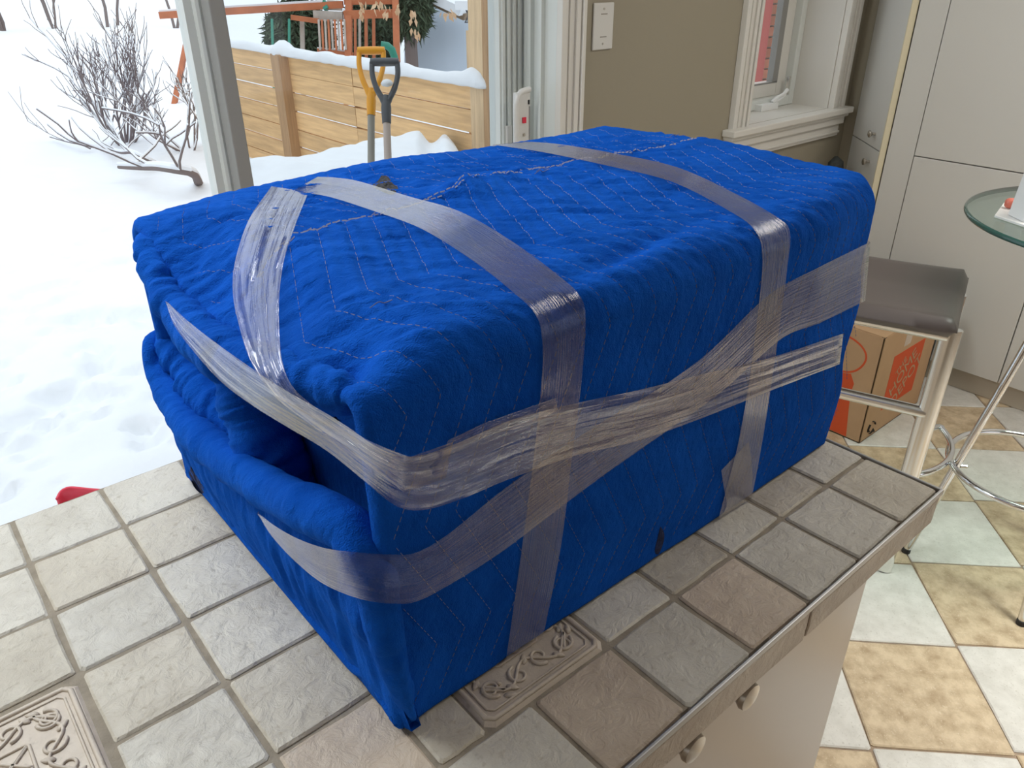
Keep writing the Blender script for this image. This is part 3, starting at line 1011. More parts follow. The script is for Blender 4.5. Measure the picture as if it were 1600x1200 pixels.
for z, rr in ((zt - 0.012, 0.0175), (-0.405, 0.0155), (-0.615, 0.011)):
    m_ = MB()
    n_ = 13
    pts = [sp3(0.075 - (0.016 * math.sin(math.pi * t) if z < -0.6 else 0), 0.014 + (SW - 0.04) * t, z) for t in np.linspace(0, 1, n_)]
    m_.tube(pts, rr, 14)
    m_.build('rail', MT['brushed'], stool, smooth='auto')
for b in (0.012, SW - 0.022):
    m_ = MB().tube([sp3(0.075, b, zt - 0.006), sp3(0.318, b, zt - 0.004)], 0.010, 12)
    m_.build('side_rail', MT['brushed'], stool, smooth='auto')
arc = []
c0 = np.array((1.772, 0.432))
for t in np.linspace(math.radians(-28), math.radians(-118), 24):
    arc.append((c0[0] + 0.226 * math.cos(t), c0[1] + 0.226 * math.sin(t), -0.60))
arc = [tuple(sp3(0.318, 0.004, -0.585))] + arc[2:]
MB().tube(spline(arc, 40), 0.0085, 12).build('footrest', MT['chrome'], stool, smooth='auto')

# ================================================================== GLASS BAR TABLE
TC = np.array((1.925, 0.005)); TR = 0.360; TZ = 0.070
tb = thing('glass_table', (1.90, 0.03, FLOOR), 'round glass-topped bar table on chrome legs at the right edge', 'table')
g_ = MB().lathe([(TR - 0.006, TZ - 0.012), (TR - 0.006, TZ)], 72, (TC[0], TC[1], 0))
gt = g_.build('table_top', MT['tableglass'], tb)
e_ = MB()
for k in range(1):
    th = np.linspace(0, 2 * math.pi, 96, endpoint=False)
    prof = [(TR - 0.006, TZ), (TR - 0.002, TZ - 0.001), (TR, TZ - 0.006), (TR - 0.002, TZ - 0.011), (TR - 0.006, TZ - 0.012)]
    v = [(TC[0] + r * math.cos(t), TC[1] + r * math.sin(t), z) for r, z in prof for t in th]
    f = [(i * 96 + k2, i * 96 + (k2 + 1) % 96, (i + 1) * 96 + (k2 + 1) % 96, (i + 1) * 96 + k2) for i in range(4) for k2 in range(96)]
    e_.add(v, f)
e_.build('bevelled_rim', MT['glassedge'], gt, smooth=True)
BC = np.array((1.90, 0.044))
f1 = np.array((1.764, 0.231))
d1 = (f1 - BC)
d2 = np.array((1.712, -0.092)) - BC
d3 = -(d1 + d2) / np.linalg.norm(d1 + d2) * 0.231
for d in (d1, d2, d3):
    foot = np.array((*(BC + d), FLOOR + 0.004))
    mid = np.array((*(BC + d * 0.46), -0.24))
    upp = np.array((*(BC + d * 0.40), -0.10))
    top_ = np.array((*(BC + d * 0.62), TZ - 0.0135))
    m_ = MB().tube(spline([foot, foot * 0.5 + mid * 0.5, mid, upp, top_], 26), 0.0105, 14)
    lg = m_.build('leg', MT['chrome'], tb, smooth='auto')
    MB().lathe([(0.012, 0), (0.012, 0.014)], 14, (foot[0], foot[1], FLOOR + 0.0005)).build('foot_cap', MT['rubber'], lg)
    bz = -0.605
    q = foot + (mid - foot) * ((bz - foot[2]) / (mid[2] - foot[2]))
    MB().lathe([(0.006, 0), (0.006, 0.016), (0.003, 0.019)], 12, tuple(q + np.array((*(-d / np.linalg.norm(d) * 0.010), 0))), (-d[0], -d[1], 0)).build('bolt', MT['chrome'], lg)
RB = 0.185
MB().tube([(BC[0] + 0.02 + RB * 1.06 * math.cos(t), BC[1] + RB * 1.06 * math.sin(t), -0.605) for t in np.linspace(0, 2 * math.pi, 73)[:-1]], 0.0085, 12,
          closed=True).build('ring_brace', MT['chrome'], tb, smooth='auto')
# things standing on the glass
a, b, c, d = [onz(p, TZ)[:2] for p in ((1553, 340), (1612, 360), (1640, 330), (1569, 318))]
hs = thing('napkin_tray', (float(a[0] + c[0]) / 2, float(a[1] + c[1]) / 2, TZ), 'white folded paper tray lying on the glass tabletop', 'tray')
MB().hexa([(*q, TZ + 0.0005) for q in (a, b, c, d)], [(*q, TZ + 0.006) for q in (a, b, c, d)]).build('base_sheet', MT['white'], hs, bevel=0.001)
k0 = onz((1597, 352), TZ)[:2]
up = thing('white_carton', (float(k0[0] + 0.045), float(k0[1] - 0.01), TZ + 0.006), 'tall white paper carton standing on the glass table, cut by the right edge', 'carton')
ux = np.array((0.76, -0.65)); uy = np.array((0.65, 0.76))
q4 = [k0, k0 + ux * 0.07, k0 + ux * 0.07 + uy * 0.06, k0 + uy * 0.06]
MB().hexa([(*q, TZ + 0.0065) for q in q4], [(*(np.array(q) + ux * 0.008), TZ + 0.118) for q in q4]).build('carton_body', MT['white'], up, bevel=0.002)
q5 = [k0 + ux * 0.006 - uy * 0.001, k0 + ux * 0.078 - uy * 0.001, k0 + ux * 0.078 + uy * 0.061, k0 + ux * 0.006 + uy * 0.061]
MB().hexa([(*q, TZ + 0.118) for q in q5], [(*q, TZ + 0.121) for q in q5]).build('top_flap', MT['white'], up, bevel=0.001)
k1 = onz((1578, 330), TZ)
rd = thing('foil_sweet', (float(k1[0]), float(k1[1]), TZ + 0.006), 'small salmon red foil-wrapped sweet lying on the white paper tray', 'sweet')
sx = np.array((k1[0], k1[1], TZ + 0.0065 + 0.012))
lu = np.array((0.45, -0.89, 0))
MB().tube([sx + lu * t for t in np.linspace(-0.015, 0.015, 9)], [0.007, 0.0105, 0.0118, 0.012, 0.012, 0.012, 0.0118, 0.0105, 0.007], 14).build('wrapped_body', MT['redsweet'], rd, smooth=True)
MB().tube([sx + lu * t for t in (0.015, 0.019, 0.022)], [0.005, 0.004, 0.008], 10).build('twisted_end', MT['charcoal'], rd, smooth=True)

# ================================================================== CARDBOARD CARTON ON THE FLOOR
X0, X1, Y0, Y1, ZB, ZT = 2.204, 2.650, 0.606, 1.00, FLOOR + 0.001, -0.505
cb = thing('cardboard_carton', (2.43, 0.8, FLOOR), 'brown cardboard moving carton with orange print on the floor behind the bar stool', 'carton')
b_ = MB()
# walls with thickness, open seams at the top
b_.box((X0, Y0, ZB), (X1, Y0 + 0.005, ZT)).box((X0, Y1 - 0.005, ZB), (X1, Y1, ZT))
b_.box((X0, Y0, ZB), (X0 + 0.005, Y1, ZT)).box((X1 - 0.005, Y0, ZB), (X1, Y1, ZT)).box((X0, Y0, ZB), (X1, Y1, ZB + 0.005))
b_.build('carton_walls', MT['card'], cb, bevel=0.001)
for (y0, y1, dz) in ((Y0 + 0.001, (Y0 + Y1) / 2 - 0.001, 0.0), ((Y0 + Y1) / 2 + 0.001, Y1 - 0.001, 0.0)):
    MB().box((X0 + 0.002, y0, ZT), (X1 - 0.002, y1, ZT + 0.004)).build('top_flap', MT['card'], cb, bevel=0.0008)
MB().box((X0 + 0.0015, Y0 + 0.0005, ZT - 0.0015), (X0 + 0.014, Y0 + 0.012, ZT + 0.0012)).build('corner_gap', MT['ink'], cb)
# printed head outline and apron on the face towards the island
m_ = MB()
cy, cz = 0.735, -0.605
m_.tube([(X0 - 0.0004, cy + 0.083 * math.cos(t) * (1 + 0.04 * math.sin(3 * t)), cz + 0.066 * math.sin(t)) for t in np.linspace(0, 2 * math.pi, 44)[:-1]], 0.0035, 6, closed=True, flat=0.15)
m_.build('printed_outline', MT['orange'], cb)
ap = [(0.657, ZB + 0.006), (0.670, -0.80), (0.676, -0.74), (0.672, -0.70), (0.690, -0.668), (0.72, -0.676), (0.76, -0.676), (0.79, -0.66), (0.80, -0.70), (0.795, -0.74), (0.80, -0.80), (0.815, ZB + 0.006)]
MB().add([(X0 - 0.0007, y, z) for y, z in ap] + [(X0 + 0.001, y, z) for y, z in ap],
         [tuple(range(len(ap)))] + [(k, (k + 1) % len(ap), len(ap) + (k + 1) % len(ap), len(ap) + k) for k in range(len(ap))]).build('printed_apron', MT['orange'], cb)
dm = [(0.722, -0.735), (0.745, -0.765), (0.722, -0.795), (0.70, -0.765)]
m_ = MB()
m_.tube([(X0 - 0.0012, *q) for q in dm for _ in (0,)], 0.0018, 5, closed=True, flat=0.3)
m_.build('printed_diamond', MT['print'], cb)
# square orange logo with diagonal stencil lettering on the near face
lx0, lx1, lz0, lz1 = 2.318, 2.553, -0.822, -0.608
MB().box((lx0, Y0 - 0.0007, lz0), (lx1, Y0 + 0.001, lz1)).build('printed_logo', MT['orange'], cb)
for txt, off, size in (('THE', 0.058, 0.045), ('HOME', 0.012, 0.075), ('DEPOT', -0.052, 0.075)):
    cu = bpy.data.curves.new('lettering', 'FONT')
    cu.body = txt; cu.size = size * 0.92; cu.align_x = 'CENTER'; cu.align_y = 'CENTER'; cu.extrude = 0.0003
    to = bpy.data.objects.new('lettering_curve', cu)
    COL.objects.link(to)
    bpy.context.view_layer.update()
    me = bpy.data.meshes.new_from_object(to.evaluated_get(bpy.context.evaluated_depsgraph_get()))
    bpy.data.objects.remove(to)
    me.materials.clear(); me.materials.append(MT['print'])
    to = bpy.data.objects.new('printed_lettering', me)
    COL.objects.link(to)
    to.parent = cb
    to.matrix_parent_inverse = Matrix.Translation(-Vector(cb.location))
    an = math.radians(42)
    cxl, czl = (lx0 + lx1) / 2, (lz0 + lz1) / 2
    to.location = (cxl - math.sin(an) * off, Y0 - 0.0013, czl + math.cos(an) * off)
    to.rotation_euler = (math.pi / 2, -an, 0)
MB().box((2.375, Y0 - 0.0006, lz1 + 0.02), (2.425, Y0 + 0.0005, ZT - 0.002)).build('clear_seam_tape', MT['cardtape'], cb)
# recycling mark low on the near corner: three bent arrows in a ring
rc = MB()
for k in range(3):
    t0 = k * 2 * math.pi / 3
    pts = [(2.268 + 0.024 * math.cos(t0 + t), Y0 - 0.0006, -0.872 + 0.024 * math.sin(t0 + t)) for t in np.linspace(0.2, 1.6, 8)]
    rc.tube(pts, [0.006, 0.006, 0.006, 0.006, 0.006, 0.011, 0.007, 0.001], 6, flat=0.1)
rc.build('recycling_mark', MT['ink'], cb)
# dark bag beside the carton, and the dark grip of a brush leaning in the corner
bag = thing('dark_bag', (2.748, 0.71, FLOOR), 'dark speckled bag standing on the floor between the carton and the white cupboard', 'bag')
MB().lathe([(0.05, 0), (0.066, 0.03), (0.072, 0.20), (0.064, 0.36), (0.035, 0.42), (0.01, 0.43)], 20, (2.748, 0.71, FLOOR + 0.001)).build('bag_body', MT['dark'], bag, smooth=True)
MB().tube([(2.748 + 0.035 * math.cos(t), 0.71, FLOOR + 0.42 + 0.06 * math.sin(t)) for t in np.linspace(0, math.pi, 14)], 0.006, 8).build('bag_handle', MT['dark'], bag, smooth=True)
bt = ony((1306, 253), 1.26)
br = thing('floor_brush', (float(bt[0]) - 0.05, 1.12, FLOOR), 'dark brush handle leaning in the wall corner, only its tip above the parcel', 'brush')
foot_ = np.array((bt[0] - 0.05, 1.12, FLOOR + 0.02))
MB().tube([foot_, foot_ * 0.5 + bt * 0.5, bt], 0.012, 10).build('shaft', MT['charcoal'], br, smooth=True)
MB().tube([bt - (bt - foot_) * 0.12, bt - (bt - foot_) * 0.06, bt, bt + (bt - foot_) * 0.03], [0.016, 0.034, 0.030, 0.006], 12).build('grip', MT['dark'], br, smooth=True)
MB().box((foot_[0] - 0.09, foot_[1] - 0.02, FLOOR + 0.001), (foot_[0] + 0.09, foot_[1] + 0.02, FLOOR + 0.04)).build('brush_head', MT['dark'], br, bevel=0.004)

# ================================================================== THE WRAPPED PARCEL
par = thing('wrapped_parcel', (0.34, 0.29, 0.0), 'large box wrapped in a quilted blue moving blanket and clear tape on the tiled counter', 'parcel')
YF, HT, YB = 0.045, 0.358, 0.538


def arc_profile(n):
    """closed section in the y-z plane, starting at the near bottom edge; returns points, outward normals, arc length"""
    P = []
    r1, r2 = 0.034, 0.032
    for t in np.linspace(0, 1, 120):
        z = 0.0035 + t * (HT - r1 - 0.0035)
        P.append((YF - 0.006 * math.sin(math.pi * min(1, t * 1.02)) + 0.004 * (1 - t), z))
    for t in np.linspace(0, math.pi / 2, 30)[1:]:
        P.append((YF + r1 - r1 * math.cos(t), HT - r1 + r1 * math.sin(t)))
    for t in np.linspace(0, 1, 150)[1:]:
        P.append((YF + r1 + t * (YB - r2 - YF - r1), HT + 0.006 * math.sin(math.pi * t)))
    for t in np.linspace(0, math.pi / 2, 30)[1:]:
        P.append((YB - r2 + r2 * math.sin(t), HT - r2 + r2 * math.cos(t)))
    for t in np.linspace(0, 1, 90)[1:]:
        P.append((YB + 0.006 * t, HT - r2 - t * (HT - r2 - 0.0035)))
    for t in np.linspace(0, 1, 60)[1:-1]:
        P.append((YB + 0.006 - t * (YB + 0.006 - YF - 0.004), 0.0035))
    P = np.array(P)
    Q = np.vstack([P, P[:1]])
    L = np.concatenate([[0], np.cumsum(np.linalg.norm(np.diff(Q, axis=0), axis=1))])
    t = np.linspace(0, L[-1], n, endpoint=False)
    y = np.interp(t, L, Q[:, 0]); z = np.interp(t, L, Q[:, 1])
    dy = np.roll(y, -2) - np.roll(y, 2); dz = np.roll(z, -2) - np.roll(z, 2)
    l = np.hypot(dy, dz) + 1e-9
    return y, z, -dz / l, dy / l, t


NS, NX = 560, 300
py, pz, ny, nz_, arcl = arc_profile(NS)
seam_i = np.argmin(np.where(pz > 0.3, np.abs(py - 0.31), 9))
ss = arcl[seam_i] - arcl            # stitch coordinate: 0 at the seam on top, growing towards the near face


def zigzag(s):
    return np.interp(s, [-0.40, -0.26, -0.13, 0.0, 0.16, 0.292, 0.397, 0.527, 0.62],
                     [0.02, 0.075, 0.015, 0.073, 0.003, 0.052, -0.001, 0.063, 0.020])


PITCH = 0.029
ZE = [(0.02, 0.345), (0.08, 0.336), (0.12, 0.330), (0.165, 0.322), (0.235, 0.308), (0.33, 0.300), (0.41, 0.312), (0.455, 0.338), (0.50, 0.356), (0.56, 0.357)]


def seam_y(x):
    return np.interp(x, [-0.02, 0.04, 0.12, 0.19, 0.25, 0.32, 0.40, 0.50, 0.75], [0.285, 0.298, 0.309, 0.312, 0.302, 0.338, 0.346, 0.336, 0.331])


def shell_disp(X, Y, Zc, s):
    """outward displacement of the blanket: quilting, puckers, broad sag, hem and folds"""
    topw = smooth01((Zc - 0.325) / 0.03)
    front = (Y < 0.09) & (Zc < 0.34)
    q = (X - zigzag(s)) / PITCH
    d = np.abs(q - np.round(q)) * PITCH * 0.9
    quilt = -0.0030 * np.exp(-(d / 0.0042) ** 2) + 0.0011 * np.cos(d / (PITCH * 0.45) * math.pi)
    A = np.where(Zc > 0.02, 1, 0) * (0.26 + 0.74 * topw) * (1 - 0.6 * smooth01((Y - 0.30) / 0.08)) * (1 - 0.4 * smooth01((X - 0.5) / 0.15))
    e1 = X * 0.86 - (Y) * 0.51; e2 = X * 0.51 + Y * 0.86
    puck = vn(e1 / 0.040 + 3, e2 / 0.0095, 3) * 0.0023 + vn(e1 / 0.020, e2 / 0.0058 + 9, 5) * 0.0016
    backw = smooth01((Y - 0.22) / 0.12)
    puck = puck * topw * (0.75 + 0.55 * backw) * (1 - 0.75 * smooth01((Y - 0.455) / 0.04)) * (1 - 0.6 * smooth01((X - 0.64) / 0.05))
    creep = vn(X / 0.03, Zc / 0.05, 8) * 0.0007 * (1 - topw)
    broad = fbm(X / 0.15 + 5, (Y + Zc) / 0.15, 21, 2) * (0.0016 + 0.0010 * topw)
    hem = 0.0035 * smooth01((seam_y(X) - Y) / 0.006) * topw * smooth01((Y - 0.16) / 0.1)
    hemline = -0.0022 * np.exp(-((Y - seam_y(X)) / 0.004) ** 2) * topw
    ridge = 0.012 * np.exp(-((X - 0.275) / 0.055) ** 2 - ((Y - 0.312) / 0.032) ** 2) * topw
    ridge = ridge - 0.004 * np.exp(-((X - 0.26) / 0.05) ** 2 - ((Y - 0.24) / 0.03) ** 2) * topw
    ridge = ridge + 0.006 * np.exp(-((X - 0.03) / 0.05) ** 2 - ((Y - 0.155) / 0.02) ** 2) * topw
    pinch = -0.020 * np.exp(-((X - 0.004) / 0.020) ** 2 - ((Y - 0.094) / 0.020) ** 2)
    crease = -0.008 * np.exp(-((X - 0.285) / 0.09) ** 2 - ((Y - 0.085 - 0.15 * (X - 0.285)) / 0.012) ** 2)
    dom = 0.006 * np.exp(-((X - 0.30) / 0.12) ** 2 - ((Y - 0.47) / 0.09) ** 2) * topw
    return A * quilt + puck + creep + broad + hem + hemline + ridge + pinch + crease + dom


def shell_surface(X, i):
    """X and profile index arrays -> positions"""
    Y, Zc, a, b, s = py[i], pz[i], ny[i], nz_[i], ss[i]
    d = shell_disp(X, Y, Zc, s)
    d = np.where(Zc < 0.012, np.minimum(d, 0.0005), d)
    yy = Y + a * d; zz = Zc + b * d
    ze = np.interp(Y, [p[0] for p in ZE], [p[1] for p in ZE])
    near = smooth01((Zc - 0.27) / 0.06)
    reach = 0.085 - 0.035 * smooth01((Y - 0.40) / 0.1)
    drop = (HT - ze) * smooth01((reach - 0.012 - X) / reach) * near
    zz = zz - drop
    # far left corner pulled in, right end flares slightly at the top
    yy = yy - np.where(Zc > 0.1, 0.020 * smooth01((Y - 0.3) / 0.2) * smooth01((0.12 - X) / 0.16), 0)
    zz = zz - 0.030 * smooth01((X - 0.62) / 0.10) * smooth01((0.09 - Y) / 0.06) * near * 0.25
    # right end narrows on the near side
    yy = yy + 0.018 * smooth01((X - 0.55) / 0.15) * smooth01((Zc - 0.12) / 0.22) * (1 - smooth01((Y - 0.05) / 0.16))
    return np.stack([X, yy, np.maximum(zz, 0.0030)], -1)


XL, XR = -0.004, 0.706
tt = np.linspace(0, 1, NX)
xs = XL + (XR - XL) * tt
II, XX = np.meshgrid(np.arange(NS), xs)
XXs = XX - ((1 - pz[II] / HT) * 0.026 + 0.027 * np.exp(-((pz[II] - 0.150) / 0.045) ** 2) + 0.013 * np.exp(-((pz[II] - 0.255) / 0.035) ** 2)) * smooth01((XX - 0.5) / 0.2)
body = shell_surface(XXs, II)
cen = np.array((0.0, 0.29, 0.17))
rows = []


def cap(ring, steps, sgn):
    out = []
    nrm = np.stack([ny, nz_], -1)
    for off, dx, scl in steps:
        q = ring.copy()
        q[:, 1:] = q[:, 1:] - nrm * off
        q[:, 1:] = cen[1:] + (q[:, 1:] - cen[1:]) * scl
        q[:, 0] = ring[:, 0] + sgn * dx
        q[:, 2] = np.maximum(q[:, 2], 0.0032)
        out.append(q)
    return out


left = cap(body[0], [(0.002, -0.0035, 1), (0.006, -0.006, 1), (0.012, -0.0065, 1), (0.018, -0.003, 1), (0.022, 0.010, 1), (0.025, 0.028, 1), (0.026, 0.036, 0.92),
                     (0.026, 0.038, 0.6), (0.026, 0.038, 0.2), (0.026, 0.038, 0.01)], 1)
right = cap(body[-1], [(0.003, 0.006, 1), (0.009, 0.011, 1), (0.017, 0.014, 1), (0.024, 0.015, 0.97), (0.026, 0.015, 0.6), (0.026, 0.015, 0.01)], 1)
full = np.concatenate([np.array(left[::-1]), body, np.array(right)], 0)
BV = []; BF = []


def collect(P, q):
    n = sum(len(x) for x in BV)
    BV.append(P.reshape(-1, 3)); BF.append(q + n)


o, q = grid_obj('blanket_shell', full, MT['blanket'], par, wrap=True)
collect(full, q)


def roll(name, path, rad, n=150, seg=36, seed=0, flat=1.0, wr=0.0016):
    """a rolled blanket edge: a soft tube with cross wrinkles"""
    P = spline(path, n)
    r = np.interp(np.linspace(0, 1, n), np.linspace(0, 1, len(rad)), rad)
    tan = np.gradient(P, axis=0); tan /= np.linalg.norm(tan, axis=1)[:, None]
    a = np.array((1.0, 0, 0)); G_ = []
    for i in range(n):
        a = a - tan[i] * np.dot(a, tan[i]); a /= np.linalg.norm(a)
        b = np.cross(tan[i], a)
        th = np.linspace(0, 2 * math.pi, seg, endpoint=False)
        u1 = i / n * 40.0
        wob = vn(np.full(seg, u1 * 0.9), np.cos(th) * 1.2 + 4, seed) * wr + vn(np.full(seg, u1 * 2.2), np.sin(th) * 1.1 + 9, seed + 3) * wr * 0.6
        wob = wob + vn(np.full(seg, u1 * 0.18), np.cos(th) + 2, seed + 9) * 0.003
        rr = r[i] + wob * min(1, r[i] / 0.01)
        G_.append(P[i] + (rr * np.cos(th))[:, None] * a + (flat * rr * np.sin(th))[:, None] * b)
    G_ = np.array(G_)
    G_[:, :, 2] = np.maximum(G_[:, :, 2], 0.003)
    first = np.repeat(G_[0].mean(0)[None, None], seg, 1); last = np.repeat(G_[-1].mean(0)[None, None], seg, 1)
    G_ = np.concatenate([first, G_, last], 0)
    o, q = grid_obj(name, G_, MT['blanket'], par, wrap=True)
    collect(G_, q)
    return o


roll('upper_rolled_edge', [(0.020, 0.490, 0.338), (0.002, 0.484, 0.336), (-0.010, 0.456, 0.328), (-0.018, 0.41, 0.306), (-0.021, 0.33, 0.287), (-0.019, 0.235, 0.292),
                           (-0.015, 0.165, 0.306), (-0.008, 0.11, 0.316), (0.002, 0.076, 0.322), (0.020, 0.058, 0.326)],
     [0.008, 0.014, 0.017, 0.019, 0.021, 0.021, 0.019, 0.017, 0.013, 0.003], seed=2, wr=0.0030)
roll('lower_rolled_edge', [(0.012, 0.535, 0.205), (-0.012, 0.528, 0.200), (-0.021, 0.500, 0.170), (-0.024, 0.42, 0.150), (-0.025, 0.30, 0.160), (-0.024, 0.2, 0.180), (-0.021, 0.125, 0.202),
                           (-0.015, 0.078, 0.206), (-0.014, 0.052, 0.182), (-0.013, 0.045, 0.13), (-0.006, 0.045, 0.07), (0.004, 0.050, 0.020), (0.010, 0.060, 0.008)],
     [0.008, 0.014, 0.018, 0.019, 0.019, 0.018, 0.019, 0.019, 0.018, 0.016, 0.014, 0.011, 0.005], n=190, seed=5)
roll('inner_fold', [(0.025, 0.36, 0.275), (0.008, 0.315, 0.255), (0.006, 0.285, 0.215), (0.008, 0.262, 0.165), (0.02, 0.25, 0.12)], [0.022, 0.030, 0.032, 0.030, 0.02], n=90, seed=8, wr=0.003)
roll('inner_fold', [(0.02, 0.535, 0.205), (0.004, 0.515, 0.196), (0.004, 0.45, 0.174), (0.006, 0.39, 0.166), (0.014, 0.335, 0.158), (0.03, 0.30, 0.15)], [0.012, 0.020, 0.022, 0.024, 0.022, 0.012], n=90, seed=12, wr=0.003)
# outer sheet of the lower pocket
ny_, nz2 = 200, 70
yg = np.linspace(0.042, 0.534, ny_)
zr = np.interp(yg, [0.04, 0.06, 0.125, 0.2, 0.3, 0.42, 0.5, 0.53], [0.17, 0.196, 0.198, 0.178, 0.158, 0.148, 0.168, 0.19])
Pp = np.zeros((ny_, nz2 * 2, 3))
for k in range(nz2):
    t = k / (nz2 - 1)
    z = 0.003 + t * (zr - 0.003)
    puckw = vn(yg / 0.011, z / 0.07, 31) * 0.0030 + vn(yg / 0.005, z / 0.03, 33) * 0.0012 + fbm(yg / 0.08, z / 0.08, 35) * 0.003
    x = -0.006 - 0.016 * math.sin(math.pi * min(1, t * 0.75)) + puckw * min(1, 4 * t + 0.2) * min(1, (1 - t) * 4 + 0.1)
    x = x + 0.012 * smooth01((yg - 0.50) / 0.034) + 0.006 * smooth01((0.06 - yg) / 0.02)
    Pp[:, k] = np.stack([x, yg, z], -1)
    Pp[:, 2 * nz2 - 1 - k] = np.stack([x + 0.010 + 0 * z, yg, z], -1)
o, q = grid_obj('lower_pocket_sheet', Pp, MT['blanket'], par, wrap=True)
collect(Pp, q)

BVv = np.concatenate(BV); BFf = np.concatenate(BF)
bvh = BVHTree.FromPolygons(BVv.tolist(), BFf.tolist())


def hit(p):
    d = ray(p); dn = np.linalg.norm(d)
    h = bvh.ray_cast(Vector(CAM), Vector(d))
    return None if h[0] is None else float(h[3] / dn)


# ---- stitching: short raised thread dashes along the zigzag lines
st = MB()


def surf_point(x, s):
    i0 = np.interp(-s, -ss, np.arange(NS))
    a = int(i0)
    i1 = min(a + 1, NS - 1); f_ = i0 - a
    p, q_ = shell_surface(np.array([x, x]), np.array([a, i1]))
    n_ = np.array((0, ny[a], nz_[a]))
    return p * (1 - f_) + q_ * f_, n_


def dash_line(fx, s0, s1, step=0.0062, fill=0.62, r=0.00028, lift=0.0003):
    s = s0
    while s < s1:
        x0_ = fx(s); x1_ = fx(s + step * fill)
        if 0.001 < x0_ < 0.69:
            p, n_ = surf_point(x0_, s); q_, n2 = surf_point(x1_, s + step * fill)
            d = q_ - p; l = np.linalg.norm(d)
            if l > 1e-5:
                d /= l
                a = np.cross(d, n_); a /= np.linalg.norm(a) + 1e-9
                p = p + n_ * lift; q_ = q_ + n2 * lift
                st.add([p - a * r - n_ * r, p + a * r - n_ * r, p + n_ * r, q_ - a * r - n2 * r, q_ + a * r - n2 * r, q_ + n2 * r],
                       [(0, 1, 4, 3), (1, 2, 5, 4), (2, 0, 3, 5)])
        s += step


for k in range(-2, 25):
    dash_line(lambda s, k=k: zigzag(s) + PITCH * k, 0.012, 0.585)
    if k % 1 == 0:
        dash_line(lambda s, k=k: zigzag(s) + PITCH * k, -0.185, -0.012, r=0.00022)
# double row along the hem, thicker pale thread
hm = MB()
for off in (0.004, 0.010):
    x = 0.03
    while x < 0.69:
        s_a = 0.31 - float(seam_y(x)) + off
        s_b = 0.31 - float(seam_y(x + 0.005)) + off
        p, n_ = surf_point(x, s_a); q_, _ = surf_point(x + 0.005, s_b)
        d = (q_ - p) / np.linalg.norm(q_ - p); a = np.cross(d, n_)
        r = 0.0006
        p = p + n_ * 0.0016; q_ = q_ + n_ * 0.0016
        if RNG.random() < 0.8:
            hm.add([p - a * r - n_ * r, p + a * r - n_ * r, p + n_ * r, q_ - a * r - n_ * r, q_ + a * r - n_ * r, q_ + n_ * r], [(0, 1, 4, 3), (1, 2, 5, 4), (2, 0, 3, 5)])
        x += 0.0072
o = st.build('stitching', MT['thread'], par)
o['kind'] = 'stuff'
o = hm.build('hem_stitching', MT['hemthread'], par)
o['kind'] = 'stuff'
# loose thread ends
lt = MB()
for c0_ in ((835, 272), (578, 481), (1045, 215), (838, 268)):
    d0 = hit(c0_)
    if d0 is None:
        continue
    p = CAM + ray(c0_) * (d0 - 0.003)
    lt.tube(spline([p, p + np.array((0.006, -0.003, 0.004)), p + np.array((0.012, -0.001, 0.001)), p + np.array((0.016, -0.006, 0.004))], 10), 0.0005, 5)
lt.build('loose_thread', MT['thread'], par)


def patch(name, pix, m, lift=0.0012, rough=0.0012, label=None, n=16):
    """a ragged worn area lying on the blanket"""
    pix = np.array(pix, float); c_ = pix.mean(0)
    ring = spline(np.vstack([pix, pix[:1]]), n * 2)[:-1]
    v = []; f = []
    lv = 7
    for k in range(lv + 1):
        u_ = k / lv
        for j, p in enumerate(ring):
            pp = c_ + (p - c_) * u_
            d0 = hit(pp)
            d0 = d0 if d0 is not None else (v and np.linalg.norm(v[-1] - CAM) / np.linalg.norm(ray(pp)))
            hgt = lift * (1 - u_ ** 4) + RNG.uniform(0, rough) * (1 - u_ ** 3)
            q_ = CAM + ray(pp) * (d0 - hgt - 0.0003)
            q_[2] = max(q_[2], 0.004)
            v.append(q_)
    m_ = len(ring)
    for k in range(lv):
        for j in range(m_):
            j2 = (j + 1) % m_
            f.append((k * m_ + j, k * m_ + j2, (k + 1) * m_ + j2, (k + 1) * m_ + j))
    o = MB().add(v, f).build(name, m, par, smooth=True)
    if label:
        o['label'] = label
    return o


patch('worn_patch', [(596, 274), (606, 276), (614, 287), (622, 293), (618, 301), (612, 304), (596, 299), (582, 290), (590, 283)], MT['worn'], label='frayed dark grey hole near the far tape')
patch('worn_patch', [(1032, 822), (1038, 834), (1036, 850), (1029, 866), (1023, 862), (1027, 842)], MT['wornnavy'], lift=0.0008, rough=0.0006, label='dark worn streak on the near face')
patch('worn_patch', [(298, 728), (306, 742), (318, 762), (316, 772), (304, 762), (296, 742)], MT['wornnavy'], lift=0.001, rough=0.001, label='dark worn spot at the left corner')

